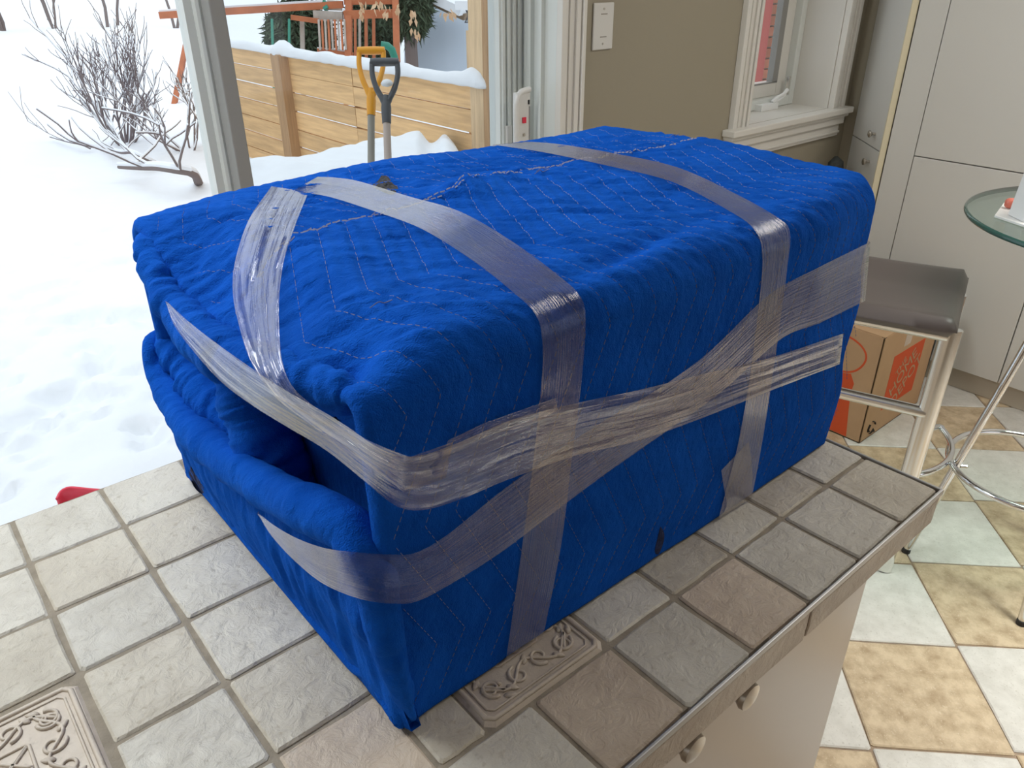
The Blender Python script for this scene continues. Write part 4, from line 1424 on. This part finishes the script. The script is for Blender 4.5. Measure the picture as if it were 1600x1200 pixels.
# ---- clear tape: each strip lies taut over the blanket
def tape(a_edge, b_edge, n=90, m=9, lift=0.0016, start=(), end=(), taut=400, seed=1, plane_x=None, blend=None, ripple=0.0007, m_='tape'):
    A = spline(a_edge, n); B = spline(b_edge, n)
    W = np.full((n, m), np.nan)
    RY = np.zeros((n, m, 3))
    for j in range(m):
        u_ = j / (m - 1)
        for i in range(n):
            p = A[i] * (1 - u_) + B[i] * u_
            RY[i, j] = ray(p)
            d0 = hit(p)
            if plane_x is not None:
                px_ = plane_x[0] + (plane_x[1] - plane_x[0]) * i / (n - 1)
                dp = (px_ - CAM[0]) / RY[i, j][0]
                wgt = 1.0 if blend is None else float(np.interp(i / (n - 1), blend[0], blend[1]))
                if d0 is None:
                    d0 = dp if wgt > 0.5 else None
                elif wgt >= 0.999:
                    d0 = min(dp, d0)
                elif wgt > 0:
                    d0 = min(d0, d0 * (1 - wgt) + dp * wgt)
            if d0 is not None:
                W[i, j] = 1 / (d0 - lift)
    for j in range(m):
        c_ = W[:, j]; ok = ~np.isnan(c_)
        if ok.sum() < 2:
            W[:, j] = W[:, j - 1] if j else 1.0
        else:
            W[:, j] = np.interp(np.arange(n), np.arange(n)[ok], c_[ok])
    for _ in range(taut):
        av = 0.5 * (W[:-2] + W[2:])
        W[1:-1] = np.maximum(W[1:-1], av)
    for _ in range(6):
        W[:, 1:-1] = np.maximum(W[:, 1:-1], 0.5 * (W[:, :-2] + W[:, 2:]))
    D = 1 / W
    ii, jj = np.meshgrid(np.arange(n), np.arange(m), indexing='ij')
    D = D - np.abs(vn(ii / 16.0, jj * (7.5 / m) + seed * 5 + ii / 60.0, seed)) * ripple
    P = CAM + RY * D[..., None]
    P[..., 2] = np.maximum(P[..., 2], 0.0035)
    ext0 = [P[0] + np.array(v) for v in start][::-1]
    ext1 = [P[-1] + np.array(v) for v in end]
    P = np.concatenate([np.array(ext0).reshape(-1, m, 3), P, np.array(ext1).reshape(-1, m, 3)], 0)
    N_ = P.shape[0]
    ln = np.concatenate([[0], np.cumsum(np.linalg.norm(np.diff(P[:, m // 2], axis=0), axis=1))])
    uv = np.stack([np.repeat(ln[:, None], m, 1) * 1.0 + seed * 3.1, np.repeat((np.arange(m) / (m - 1) * 0.05 * 20)[None], N_, 0)], -1)
    uv[..., 0] *= 1.6
    o, _ = grid_obj('packing_tape', P, MT[m_], par, uv=uv)
    return o


down = [(0, 0.006, -0.012), (0, 0.012, -0.06), (0, 0.014, -0.14)]
# first band across the top and down the near face
tape([(479, 301), (520, 309), (585, 330), (660, 358), (740, 408), (800, 455), (836, 490), (847, 530), (846, 600), (833, 720), (815, 860), (790, 1036)],
     [(520, 277), (560, 283), (640, 307), (720, 331), (800, 377), (872, 430), (906, 462), (915, 500), (908, 600), (893, 720), (877, 850), (848, 999)], n=120, seed=1,
     start=[(-0.012, 0.014, 0.0), (-0.02, 0.025, -0.02), (-0.02, 0.03, -0.08)])['label'] = 'left of the two bands across the top'
# second band further right
tape([(770, 226), (850, 238), (950, 259), (1050, 284), (1135, 327), (1178, 358), (1191, 400), (1185, 480), (1170, 600), (1152, 700), (1136, 760), (1122, 814)],
     [(826, 221), (880, 226), (962, 240), (1060, 262), (1150, 303), (1212, 338), (1234, 362), (1230, 420), (1214, 540), (1196, 660), (1184, 730), (1173, 786)], n=120, seed=2,
     start=down)['label'] = 'right of the two bands across the top'
# torn end of the second band
tape([(1127, 735), (1131, 762), (1135, 790), (1122, 815)], [(1170, 690), (1174, 720), (1176, 750), (1173, 786)], n=24, seed=3, lift=0.0022, taut=60)['label'] = 'torn tape end'
# strip from the far top corner slanting down the left end
tape([(424, 291), (388, 345), (367, 410), (364, 460), (374, 510), (392, 565), (425, 615), (480, 660), (560, 715), (632, 770)],
     [(482, 300), (462, 350), (443, 410), (436, 470), (437, 520), (441, 565), (462, 610), (520, 655), (580, 690), (640, 714)], n=90, m=17, seed=4, ripple=0.004, m_='tape_creased',
     plane_x=(0.10, -0.012), blend=([0, 0.25, 0.5, 0.75, 1], [0, 0.0, 0.55, 0.9, 0.9]), end=[(0.03, -0.004, 0.0)])['label'] = 'creased strip hanging over the left end'
# band round the left end, bunched, running round the near corner and across the near face
tape([(258, 470), (272, 508), (300, 546), (345, 596), (395, 634), (450, 668), (510, 704), (570, 752), (618, 790), (660, 797), (720, 780), (800, 747), (900, 712), (1000, 688), (1100, 652), (1200, 612), (1312, 569)],
     [(264, 474), (292, 500), (335, 534), (400, 580), (450, 612), (500, 640), (545, 668), (585, 696), (622, 711), (660, 711), (720, 690), (800, 656), (900, 630), (1000, 609), (1100, 584), (1200, 560), (1318, 521)], n=150, m=17, seed=5, ripple=0.0045, m_='tape_creased',
     plane_x=(-0.034, -0.018), blend=([0, 0.36, 0.44, 0.5, 1], [1, 1, 0.3, 0, 0]), start=[(0.012, 0.047, -0.019), (0.025, 0.095, -0.038)], end=[(0.012, 0.02, 0.0), (0.016, 0.1, 0.0)])['label'] = 'bunched band round the left end and near face'
# band from under the lower roll, round the near corner, climbing to the right
tape([(402, 803), (425, 838), (460, 876), (505, 912), (560, 935), (610, 943), (650, 940), (700, 915), (780, 865), (860, 805), (940, 745), (1050, 668), (1130, 610), (1220, 530), (1280, 505), (1352, 470)],
     [(404, 802), (430, 822), (466, 842), (510, 857), (560, 863), (605, 866), (648, 864), (700, 835), (780, 770), (860, 712), (940, 660), (1040, 600), (1110, 548), (1200, 462), (1275, 420), (1360, 378)], n=150, m=13, seed=6, ripple=0.0020,
     start=[(0.012, 0.012, 0.006), (0.03, 0.02, 0.01)], end=[(0.012, 0.02, 0.0), (0.016, 0.1, 0.0)])['label'] = 'slanting band climbing to the right'
# short crumpled strip where the bands cross the first upright
tape([(700, 688), (760, 660), (820, 638), (868, 622)], [(690, 720), (760, 682), (830, 664), (872, 640)], n=30, m=13, seed=7, lift=0.004, ripple=0.006, taut=30, m_='tape_creased')['label'] = 'crumpled loose tape end'

# ================================================================== OUTDOORS
GZ = -1.15


def ground_z(x, y):
    r = np.hypot(x, y)
    z = GZ + 0.035 * fbm(x / 1.3, y / 1.3, 41, 3) + 0.018 * fbm(x / 0.35, y / 0.35, 43, 2)
    # trodden patches near the house
    tr = smooth01((7.5 - y) / 4.0) * np.maximum(0, fbm(x / 0.20 + 7, y / 0.17, 47, 3) - 0.1)
    z = z - 0.085 * tr
    z = z + 0.35 * smooth01((y - 12) / 20) * (0.5 + 0.5 * vn(x / 6, y / 6, 49)) + 1.2 * smooth01((y - 24) / 25)
    return z


gx = np.concatenate([np.linspace(-14, -2.6, 40), np.linspace(-2.5, 4.5, 230), np.linspace(4.6, 40, 90)])
gy = np.concatenate([np.linspace(1.66, 9, 240), np.linspace(9.1, 30, 110), np.linspace(31, 70, 30)])
GX, GY = np.meshgrid(gx, gy)
o, _ = grid_obj('snowy_ground', np.stack([GX, GY, ground_z(GX, GY)], -1), MT['snow'])
struct(o)

# snow heaped on the ground outside the door, against the fence
bx = np.linspace(0.58, 2.94, 130); by = np.linspace(1.95, 4.3, 90)
BX, BY = np.meshgrid(bx, by)
sl = smooth01((BX - (0.95 + 0.32 * (BY - 3.0))) / 0.13)
fr_ = smooth01((BY - 2.0) / 0.35); bk = 1 - smooth01((BY - 3.35 - 0.25 * BX) / 0.30)
hz_ = GZ - 0.06 + (0.91 - 0.045 * (BX - 1.0)) * sl * fr_ * bk * (1 - 0.10 * smooth01((BX - 1.70 - 0.7 * (BY - 2.6)) / 0.10) + 0.07 * np.exp(-((BX - 1.92 - 0.7 * (BY - 2.6)) / 0.07) ** 2) - 0.42 * smooth01((BX - 1.98 - 0.7 * (BY - 2.6)) / 0.22))
hz_ = hz_ + 0.02 * fbm(BX / 0.3, BY / 0.3, 61, 3) * sl
o, _ = grid_obj('snow_bank', np.stack([BX, BY, hz_], -1), MT['snow'])
tag(o, 'heaped bank of snow outside the glass door that both shovels stand in', 'snow bank')
bank_bvh = BVHTree.FromPolygons(np.stack([BX, BY, hz_], -1).reshape(-1, 3).tolist(), _.tolist())


def bank_at(p):
    h_ = bank_bvh.ray_cast(Vector((p[0], p[1], 3)), Vector((0, 0, -1)))
    return h_[0].z if h_[0] is not None else GZ


# fence running away from the house
XF = 3.0
fence = thing('board_fence', (XF, 6.0, GZ), 'snow-capped fence of horizontal cedar boards behind the shovels', 'fence')
PW = 0.157
for k in range(7):
    z1 = -0.092 - k * PW
    z0 = z1 - (0.143 if k in (1, 2, 4) else 0.151)
    for (y0, y1) in ((3.84, 5.343), (5.349, 6.44), (6.56, 8.45)):
        MB().box((XF + RNG.uniform(-0.003, 0.003), y0, z0 + RNG.uniform(-0.003, 0.003)), (XF + 0.024, y1, z1 + RNG.uniform(-0.002, 0.002))).build('board', MT['wood'], fence)
for yy in (5.345, 8.4):
    MB().box((XF + 0.024, yy - 0.045, GZ - 0.1), (XF + 0.11, yy + 0.045, -0.092)).build('post', MT['woodbrown_postshade'], fence)
MB().box((XF - 0.09, 6.42, GZ - 0.1), (XF + 0.02, 6.58, -0.085)).build('post', MT['woodbrown_postshade'], fence)
MB().box((XF - 0.005, 3.70, GZ - 0.1), (XF + 0.10, 3.835, 1.5)).build('tall_post', MT['woodpost'], fence)
MB().box((XF - 0.004, 3.655, GZ - 0.1), (XF + 0.10, 3.70, 1.5)).build('tall_post', MT['woodbrown_postshade'], fence)  # darker slab: the tall post's shaded near side, put in as colour
MB().box((XF + 0.09, 3.90, GZ - 0.1), (XF + 0.15, 3.985, 0.215)).build('post', MT['woodpost'], fence)
n_ = 320
yy = np.linspace(3.665, 8.47, n_)
hh = 0.062 + 0.012 * vn(yy / 0.22, yy * 0, 71) + 0.05 * np.exp(-((yy - 6.5) / 0.10) ** 2) + 0.055 * np.exp(-((yy - 3.80) / 0.09) ** 2)
ends = np.sqrt(np.clip((yy - 3.665) / 0.06, 0.0, 1)) * np.sqrt(np.clip((8.47 - yy) / 0.05, 0.0, 1))
hh = hh * ends
P = np.zeros((n_, 14, 3))
for k in range(14):
    t = 2 * math.pi * k / 14
    zc = np.maximum(np.sin(t), -0.25)
    P[:, k] = np.stack([XF + 0.004 + ends * (0.050 + 0.012 * vn(yy / 0.3, yy * 0 + k * .3, 73) + 0.05 * np.exp(-((yy - 6.5) / 0.10) ** 2)) * math.cos(t), yy, -0.088 + hh * max(math.sin(t), 0) + 0.004 * vn(yy / .1, yy * 0 + k, 75) - (0.012 if math.sin(t) < -.2 else 0)], -1)
o, _ = grid_obj('snow_cap', P, MT['snow'], fence, wrap=True)


# ---- two shovels standing in the snow
def shovel(name, gpx, tpx, depth, label, mgrip, mshaft, wpx, hpx, lean=0.0):
    c_ = far(tpx, depth)
    s = depth / FPX
    rt = np.array((0.7606, -0.6492, 0.0)); up_ = np.array((0, 0, 1.0))
    bot = far(gpx, depth * 1.0)
    ax = (c_ - bot); ax /= np.linalg.norm(ax)
    # grip hangs from c_ (middle of the hand bar) down to the socket
    wv = wpx * s; hv = hpx * s / 0.88
    base = c_ - ax * hv
    root = thing(name, tuple(base - ax * 0.9), label, 'shovel', 'snow shovels')
    m_ = MB()
    w2 = wv / 2
    m_.tube([c_ - rt * w2, c_ - rt * w2 * 0.5, c_, c_ + rt * w2 * 0.5, c_ + rt * w2], [0.015, 0.0165, 0.017, 0.0165, 0.015], 14)
    for sg in (-1, 1):
        m_.tube(spline([c_ + rt * sg * (w2 - 0.006), c_ + rt * sg * (w2 - 0.006) - ax * hv * 0.32, c_ + rt * sg * w2 * 0.62 - ax * hv * 0.66, base + rt * sg * 0.006, base - ax * 0.03], 20),
                [0.011] * 10 + [0.012] * 5 + [0.014] * 5, 10)
    m_.tube([base + ax * 0.03, base - ax * 0.02, base - ax * 0.085], [0.014, 0.021, 0.0185], 14)
    m_.build('d_grip', mgrip, root, smooth='auto')
    end = base - ax * 0.66
    MB().tube([base - ax * 0.07, end], 0.0155, 14).build('shaft', mshaft, root, smooth='auto')
    # blade, buried in the snow bank
    bl = MB()
    fw_ = np.cross(ax, rt)
    gridv = []
    for i in range(8):
        for j in range(9):
            a = (j / 8 - 0.5); b = i / 7
            gridv.append(end + rt * a * 0.26 - ax * (b * 0.20 - 0.02) + fw_ * (0.05 * (1 - 4 * a * a) * 0.6 - 0.03 * b))
    bl.add(gridv, [(i * 9 + j, i * 9 + j + 1, (i + 1) * 9 + j + 1, (i + 1) * 9 + j) for i in range(7) for j in range(8)])
    b_ = bl.build('blade', mgrip, root, smooth=True)
    so = b_.modifiers.new('solid', 'SOLIDIFY'); so.thickness = 0.004
    return root


shovel('snow_shovel', (580, 245), (580, 79), 3.30, 'snow shovel with the yellow D-shaped grip and grey shaft', MT['yellow'], MT['shaft1'], 42, 62)
sr = shovel('snow_shovel', (606, 245), (601, 97), 3.18, 'snow shovel with the dark grey D-shaped grip and pale wooden shaft', MT['charcoal'], MT['shaft2'], 44, 56)
sc_ = far((605, 134), 3.17)
MB().lathe([(0.004, -0.004), (0.020, 0.0), (0.026, 0.010), (0.016, 0.022), (0.003, 0.026)], 14, tuple(sc_)).build('clinging_snow', MT['snow'], sr, smooth=True)

# red plastic poking out of the snow
rp = onz((115, 771), GZ + 0.06)
pr = thing('red_sledge', (float(rp[0]), float(rp[1]), GZ), 'curved bright red plastic sledge edge poking out of the snow beyond the counter', 'sledge')
m_ = MB()
cpts = [onz(p, GZ + 0.10) for p in ((90, 781), (97, 768), (108, 763), (122, 764), (140, 766), (165, 768))]
lpts = [onz(p, GZ + 0.06) for p in ((92, 783), (100, 776), (112, 773), (126, 772), (142, 770), (166, 772))]
Pg = np.stack([spline(cpts, 24), spline(lpts, 24), spline(lpts, 24) - np.array((0, 0, 0.10))], 1)
o, _ = grid_obj('sledge_rim', Pg, MT['red'], pr)
so = o.modifiers.new('solid', 'SOLIDIFY'); so.thickness = 0.008


# ---- shrubs and trees: branching twigs dusted with snow
def grow(mb, sn, p, d, length, r, depth, rg, spread=0.5, upw=0.25, segs=4, snow=True, kids=(2, 4), shrink=0.68, rmin=0.0035):
    pts = [np.array(p)]
    d = np.array(d, float); d /= np.linalg.norm(d)
    for k in range(segs):
        d = d + np.array([rg.gauss(0, 0.13), rg.gauss(0, 0.13), rg.gauss(0, 0.10) + upw * 0.25])
        d /= np.linalg.norm(d)
        pts.append(pts[-1] + d * length / segs)
    rr = np.linspace(r, r * 0.6, len(pts))
    mb.tube(pts, rr, 5, cap=False)
    if snow and r > 0.004 and abs(d[2]) < 0.93:
        q = [x + np.array((0, 0, r * 0.8 + 0.003)) for x in pts]
        sn.tube(q, np.maximum(rr * 1.05, 0.0055), 5, cap=True)
    if depth > 0:
        for _ in range(rg.randint(*kids)):
            k = rg.randint(max(1, segs // 2), segs)
            nd = d + np.array([rg.gauss(0, spread), rg.gauss(0, spread), rg.gauss(0, spread * 0.6) + upw])
            grow(mb, sn, pts[k], nd, length * rg.uniform(shrink - 0.12, shrink + 0.12), max(rmin, r * 0.6), depth - 1, rg, spread, upw, segs, snow, kids, shrink, rmin)


def shrub(base, height, stems, seed, label, cat='shrub', name='bare_shrub', depth=3, spread=0.5, r0=0.016, tilt=0.75, upw=0.25, snow=True, group=None, lean=(0, 0), kids=(2, 4), rmin=0.0035):
    rg = random.Random(seed)
    root = thing(name, tuple(float(x) for x in base), label, cat, group)
    mb, sn = MB(), MB()
    for k in range(stems):
        a = 2 * math.pi * k / stems + rg.uniform(-.4, .4)
        t = rg.uniform(0.15, tilt)
        d = (math.cos(a) * t + lean[0], math.sin(a) * t + lean[1], 1.0)
        grow(mb, sn, np.array(base) + np.array((math.cos(a) * 0.04, math.sin(a) * 0.04, -0.05)), d, height * rg.uniform(0.36, 0.46), r0, depth, rg, spread, upw, 4, snow, kids, 0.68, rmin)
    mb.build('branches', MT['bark'], root)
    if sn.v:
        sn.build('snow_on_twigs', MT['snow'], root)['kind'] = 'stuff'
    return root


b1 = onz((196, 226), GZ)
shrub(b1, 1.50, 15, 3, 'large bare shrub with many upright stems dusted with snow, left in the garden', depth=3, spread=0.46, tilt=1.0, r0=0.014, upw=0.36, kids=(2, 3), rmin=0.004)
b2 = onz((296, 236), GZ)
shrub(b2, 1.05, 6, 9, 'low snow-laden shrub partly behind the door stile', depth=3, spread=0.42, tilt=1.2, r0=0.012, upw=0.22, lean=(-0.3, 0.1), kids=(2, 4))


def limb(name, pix, z, rad, label, seed, twigs=6):
    rg = random.Random(seed)
    P = spline([onz(p, z_) for p, z_ in zip(pix, z)], 24)
    root = thing(name, tuple(float(c) for c in P[0]), label, 'branch')
    mb, sn = MB(), MB()
    mb.tube(P, np.linspace(rad, rad * 0.45, 24), 8)
    sn.tube(P + np.array((0, 0, rad * 0.7)), np.linspace(rad * 0.95, rad * 0.5, 24), 8)
    for k in range(twigs):
        i = rg.randint(6, 23)
        d = P[i] - P[i - 3] + np.array((rg.gauss(0, .12), rg.gauss(0, .12), abs(rg.gauss(0, .15))))
        grow(mb, sn, P[i], d, 0.55, rad * 0.3, 1, rg, 0.5, 0.1)
    mb.build('limb', MT['bark'], root, smooth=True)
    sn.build('snow_on_limb', MT['snow'], root)['kind'] = 'stuff'


limb('fallen_branch', [(312, 290), (302, 272), (275, 266), (246, 262), (222, 262), (186, 261)], [GZ - .05, GZ + .16, GZ + .22, GZ + .2, GZ + .15, GZ + .08], 0.040, 'thick snow-topped branch lying on the snow in front of the bare shrub', 4, 5)
limb('fallen_branch', [(243, 256), (225, 247), (205, 238), (188, 238), (160, 229)], [GZ + .05, GZ + .12, GZ + .15, GZ + .1, GZ + .05], 0.022, 'thin forked branch on the snow just above the thick branch', 6, 4)
limb('fallen_branch', [(142, 232), (128, 226), (104, 221), (78, 214)], [GZ + .02, GZ + .06, GZ + .05, GZ + .06], 0.013, 'lone dark twig lying on open snow at the left', 8, 1)

for k, (pp, hgt, st_, sd, r0, lb) in enumerate((((166, 44), 5.5, 1, 21, 0.05, 'slim bare tree behind the top of the large shrub, left of two'),
                                              ((182, 42), 5.5, 1, 22, 0.045, 'slim bare tree behind the top of the large shrub, right of two'),
                                              ((275, 43), 5.0, 2, 23, 0.045, 'bare tree at the top just left of the door stile'),
                                              ((84, 44), 3.2, 3, 25, 0.035, 'thin drooping sapling at the top left of the garden'),
                                              ((4, 48), 2.6, 3, 26, 0.05, 'snow-laden bush at the top left corner'))):
    bq = onz(pp, GZ)
    bq = np.array((bq[0] * 0.72, bq[1] * 0.72, 0))
    # nearer along the same sight line, standing on the rising ground there
    for _ in range(20):
        zz = float(ground_z(bq[0], bq[1]))
        bq = onz(pp, zz)
    shrub(bq, hgt, st_, sd, lb, 'tree', 'bare_tree', depth=3, spread=0.35, r0=r0, tilt=0.22, snow=False, kids=(2, 4), rmin=0.014)

# ---- cedar play set beyond the fence
D0 = 11.0
ps0 = far((545, 85), D0)
ps = thing('play_set', (float(ps0[0]), float(ps0[1]), GZ), 'red cedar climbing frame with swing beam and balusters beyond the fence', 'play set')


def seg(p, q, w, name, m, d=None, da=D0, db=None, parent=None):
    a = far(p, da); b = far(q, da if db is None else db)
    s = D0 / FPX
    return MB().bar(a, b, w * s, (d or w) * s, (0.0, 0.0, 1.0) if abs(a[2] - b[2]) < np.linalg.norm(a - b) * 0.7 else (0.57, 0.67, 0)).build(name, m, parent or ps)


sb = seg((250, 24), (536, 7), 9, 'swing_beam', MT['redwood'], 10)
seg((250, 17.5), (505, 2), 9, 'snow_on_beam', MT['snow'], 4)
for q in ((270, 175), (318, 170)):
    seg((300, 22), q, 7, 'swing_leg', MT['redwood'])
seg((546, -30), (541, 330), 10, 'corner_post', MT['redwood'])
seg((617, -30), (627, 330), 9, 'corner_post', MT['redwood'], db=10.6)
seg((538, 23), (622, 21), 12, 'crossbeam', MT['redwood'], 12)
seg((538, 3), (622, 2), 9, 'crossbeam', MT['redwood'], 8)
seg((455, 27), (498, 33), 6, 'handrail', MT['redwood'], 7)
seg((490, 24), (536, 26), 6, 'header_board', MT['greywood'], 14)
seg((512, 8), (534, 9), 6, 'end_cap_board', MT['greywood'], 14)
seg((505, 2), (511, 15), 8, 'green_bracket', MT['green'])
seg((472, 34), (478, 330), 6, 'grey_post', MT['greywood'], da=11.2)
for k in range(9):
    x = 498 + 5.0 * k
    seg((x, 31), (x + 2.5, 78), 3.0, 'baluster', MT['greywood'] if k % 2 == 0 else MT['redwood'], da=10.95)
seg((496, 78), (552, 85), 4, 'bottom_rail', MT['redwood'], 5)
seg((496, 75), (540, 80), 5, 'snow_on_rail', MT['snow'], 2)
for k, x in enumerate((556, 563, 573, 585)):
    seg((x - 1, 28), (x + 1, 330), 4 if k < 2 else 5, 'inner_post', MT['redwood'] if k != 1 else MT['greywood'], da=11.9)
gs_ = MB()
gc = far((606, 84), 10.4)
gs_.tube([gc + np.array((0.7606 * a, -0.6492 * a, b)) for a, b in ((-0.08, 0.11), (0.0, 0.10), (0.06, 0.05), (0.085, -0.04), (0.09, -0.3), (0.1, -0.8))], 0.05, 10)
gs_.build('slide_side', MT['green'], ps, smooth=True)
seg((425, 30), (430, 200), 3.5, 'swing_chain', MT['green'], da=11.0)
seg((452, 30), (452, 200), 3.5, 'swing_chain', MT['green'], da=11.0)


# ---- evergreens behind the play set
def evergreen(c, rx, rz, n, seed, label):
    rg = np.random.RandomState(seed)
    root = thing('evergreen_tree', (float(c[0]), float(c[1]), GZ), label, 'tree')
    mb = MB()
    rt = np.array((0.7606, -0.6492, 0.0)); dp = np.array((0.6492, 0.7606, 0))
    V_ = []; F_ = []
    for k in range(n):
        v = rg.normal(size=3); v /= np.linalg.norm(v); rad = rg.uniform(0.45, 1.0) ** 0.5
        p = np.array(c) + rt * v[0] * rx * rad + dp * v[1] * rx * 0.7 * rad + np.array((0, 0, v[2] * rz * rad))
        a = rg.normal(size=3); a /= np.linalg.norm(a); b = np.cross(a, rg.normal(size=3)); b /= np.linalg.norm(b) + 1e-9
        L_ = rg.uniform(0.10, 0.24)
        i = len(V_)
        V_ += [p - b * 0.035, p + b * 0.035, p + a * L_ - np.array((0, 0, 0.05))]
        F_.append((i, i + 1, i + 2))
    mb.add(V_, F_)
    fo = mb.build('foliage', MT['leaf'], root)
    fo['kind'] = 'stuff'
    MB().tube([(c[0], c[1], GZ - 0.3), (c[0], c[1], c[2] + rz * 0.5)], 0.10, 8).build('trunk', MT['bark'], root)


evergreen(far((468, 56), 14.2), 0.62, 0.62, 6500, 1, 'dark evergreen behind the swing beam of the play set')
evergreen(far((578, 44), 14.0), 0.42, 0.66, 4500, 2, 'dark evergreen seen through the posts of the play set')
evergreen(far((638, 6), 11.75), 0.34, 0.46, 3200, 3, 'dark evergreen at the top right of the play set')

# dry leaves hanging on a branch in front of the play set
rg = random.Random(5)
ba = far((540, -6), 7.0); bb_ = far((662, -14), 7.0)
lb = thing('leafy_branch', tuple(float(x) for x in ba), 'branch with pale dry leaves hanging over the play set', 'branch')
m_ = MB()
P = spline([far((690, -40), 7.2), bb_, far((620, -10), 7.0), far((585, -8), 7.0), ba], 20)
m_.tube(P, np.linspace(0.02, 0.007, 20), 6)
m_.build('limb', MT['bark'], lb)
for (cx_, cy_, rx_, ry_, n_) in ((564, 8, 7, 12, 9), (590, 2, 7, 8, 6), (604, 12, 6, 10, 7), (622, 12, 5, 10, 7), (645, 22, 8, 12, 8), (649, 48, 6, 12, 7), (695, 20, 10, 6, 6), (705, 18, 8, 6, 5)):
    for k in range(n_):
        c_ = far((cx_ + rg.gauss(0, rx_ * 0.5), cy_ + rg.gauss(0, ry_ * 0.5)), 7.0 + rg.uniform(-.2, .2))
        a = np.array((rg.gauss(0, 1), rg.gauss(0, 1), rg.gauss(0, 1))); a /= np.linalg.norm(a)
        d = np.array((rg.gauss(0, .3), rg.gauss(0, .3), -1.0)); d /= np.linalg.norm(d)
        b = np.cross(d, a); b /= np.linalg.norm(b)
        L_ = rg.uniform(0.05, 0.085)
        MB().add([c_, c_ + d * L_ * .4 + b * L_ * .28, c_ + d * L_, c_ + d * L_ * .4 - b * L_ * .28, c_ + d * L_ * .45 + np.cross(b, d) * L_ * .08],
                 [(0, 1, 4), (1, 2, 4), (2, 3, 4), (3, 0, 4)]).build('leaf', MT['dryleaf'], lb)

# ---- neighbour's pale building behind the fence at the right
nb = thing('neighbour_shed', tuple(float(x) for x in far((680, 110), 12.5)), 'pale blue-grey building with brown eave and snowy roof beyond the fence, right', 'building')
rt = np.array((0.7606, -0.6492, 0.0)); dp = np.array((0.6492, 0.7606, 0))
w0 = far((632, 260), 12.5); w1 = far((760, 260), 12.5)
t0 = far((632, -12), 12.5); t1 = far((760, 45), 12.5)
MB().hexa([w0, w1, w1 + dp * 3, w0 + dp * 3], [t0, t1, t1 + dp * 3, t0 + dp * 3]).build('wall', MT['siding'], nb)
e0 = far((640, -14), 12.1); e1 = far((728, 27), 12.1)
MB().bar(e0, e1, 0.20, 0.09).build('eave', MT['fascia'], nb)
e0 = far((640, -24), 12.0); e1 = far((726, 17), 12.0)
MB().bar(e0, e1, 0.5, 0.13).build('roof_snow', MT['snow'], nb)
e0 = far((712, 8), 11.6); e1 = far((740, 8), 11.6)
MB().bar(e0, e1, 0.3, 0.12).build('roof_snow', MT['snow'], nb)
bk_ = MB()
for (p, q) in (((726, 13), (737, 13)), ((726, 35), (737, 35)), ((727, 13), (737, 35)), ((737, 13), (727, 35)), ((731, 13), (731, 35))):
    bk_.bar(far(p, 11.6), far(q, 11.6), 0.014, 0.014)
bk_.build('lattice_bracket', MT['charcoal'], nb)

# ---- brick house next door, seen through the casement window
bh = thing('brick_house', (6.0, 3.2, GZ), 'red brick house with red cladding seen through the casement window', 'building')
YB2 = 3.2
MB().box((4.2, YB2 + 0.012, GZ), (6.8, YB2 + 0.3, 2.4)).build('wall', MT['mortar'], bh)
MB().box((4.2, YB2 - 0.04, GZ), (5.265, YB2 + 0.012, 2.4)).build('red_cladding', MT['redpanel'], bh)
MB().box((5.265, YB2 - 0.03, GZ), (5.282, YB2 + 0.012, 2.4)).build('dark_trim', MT['charcoal'], bh)
bm = MB().box((-0.105, -0.012, -0.031), (0.105, 0.012, 0.031)).mesh('brick', MT['brick'])
for r_ in range(24):
    for k in range(4):
        x = 5.395 + 0.222 * k - (0.111 if r_ % 2 else 0)
        o = bpy.data.objects.new('brick', bm)
        COL.objects.link(o); o.parent = bh
        o.matrix_parent_inverse = Matrix.Translation(-Vector(bh.location))
        o.location = (x, YB2 + RNG.uniform(-.002, .002), -0.75 + r_ * 0.074)
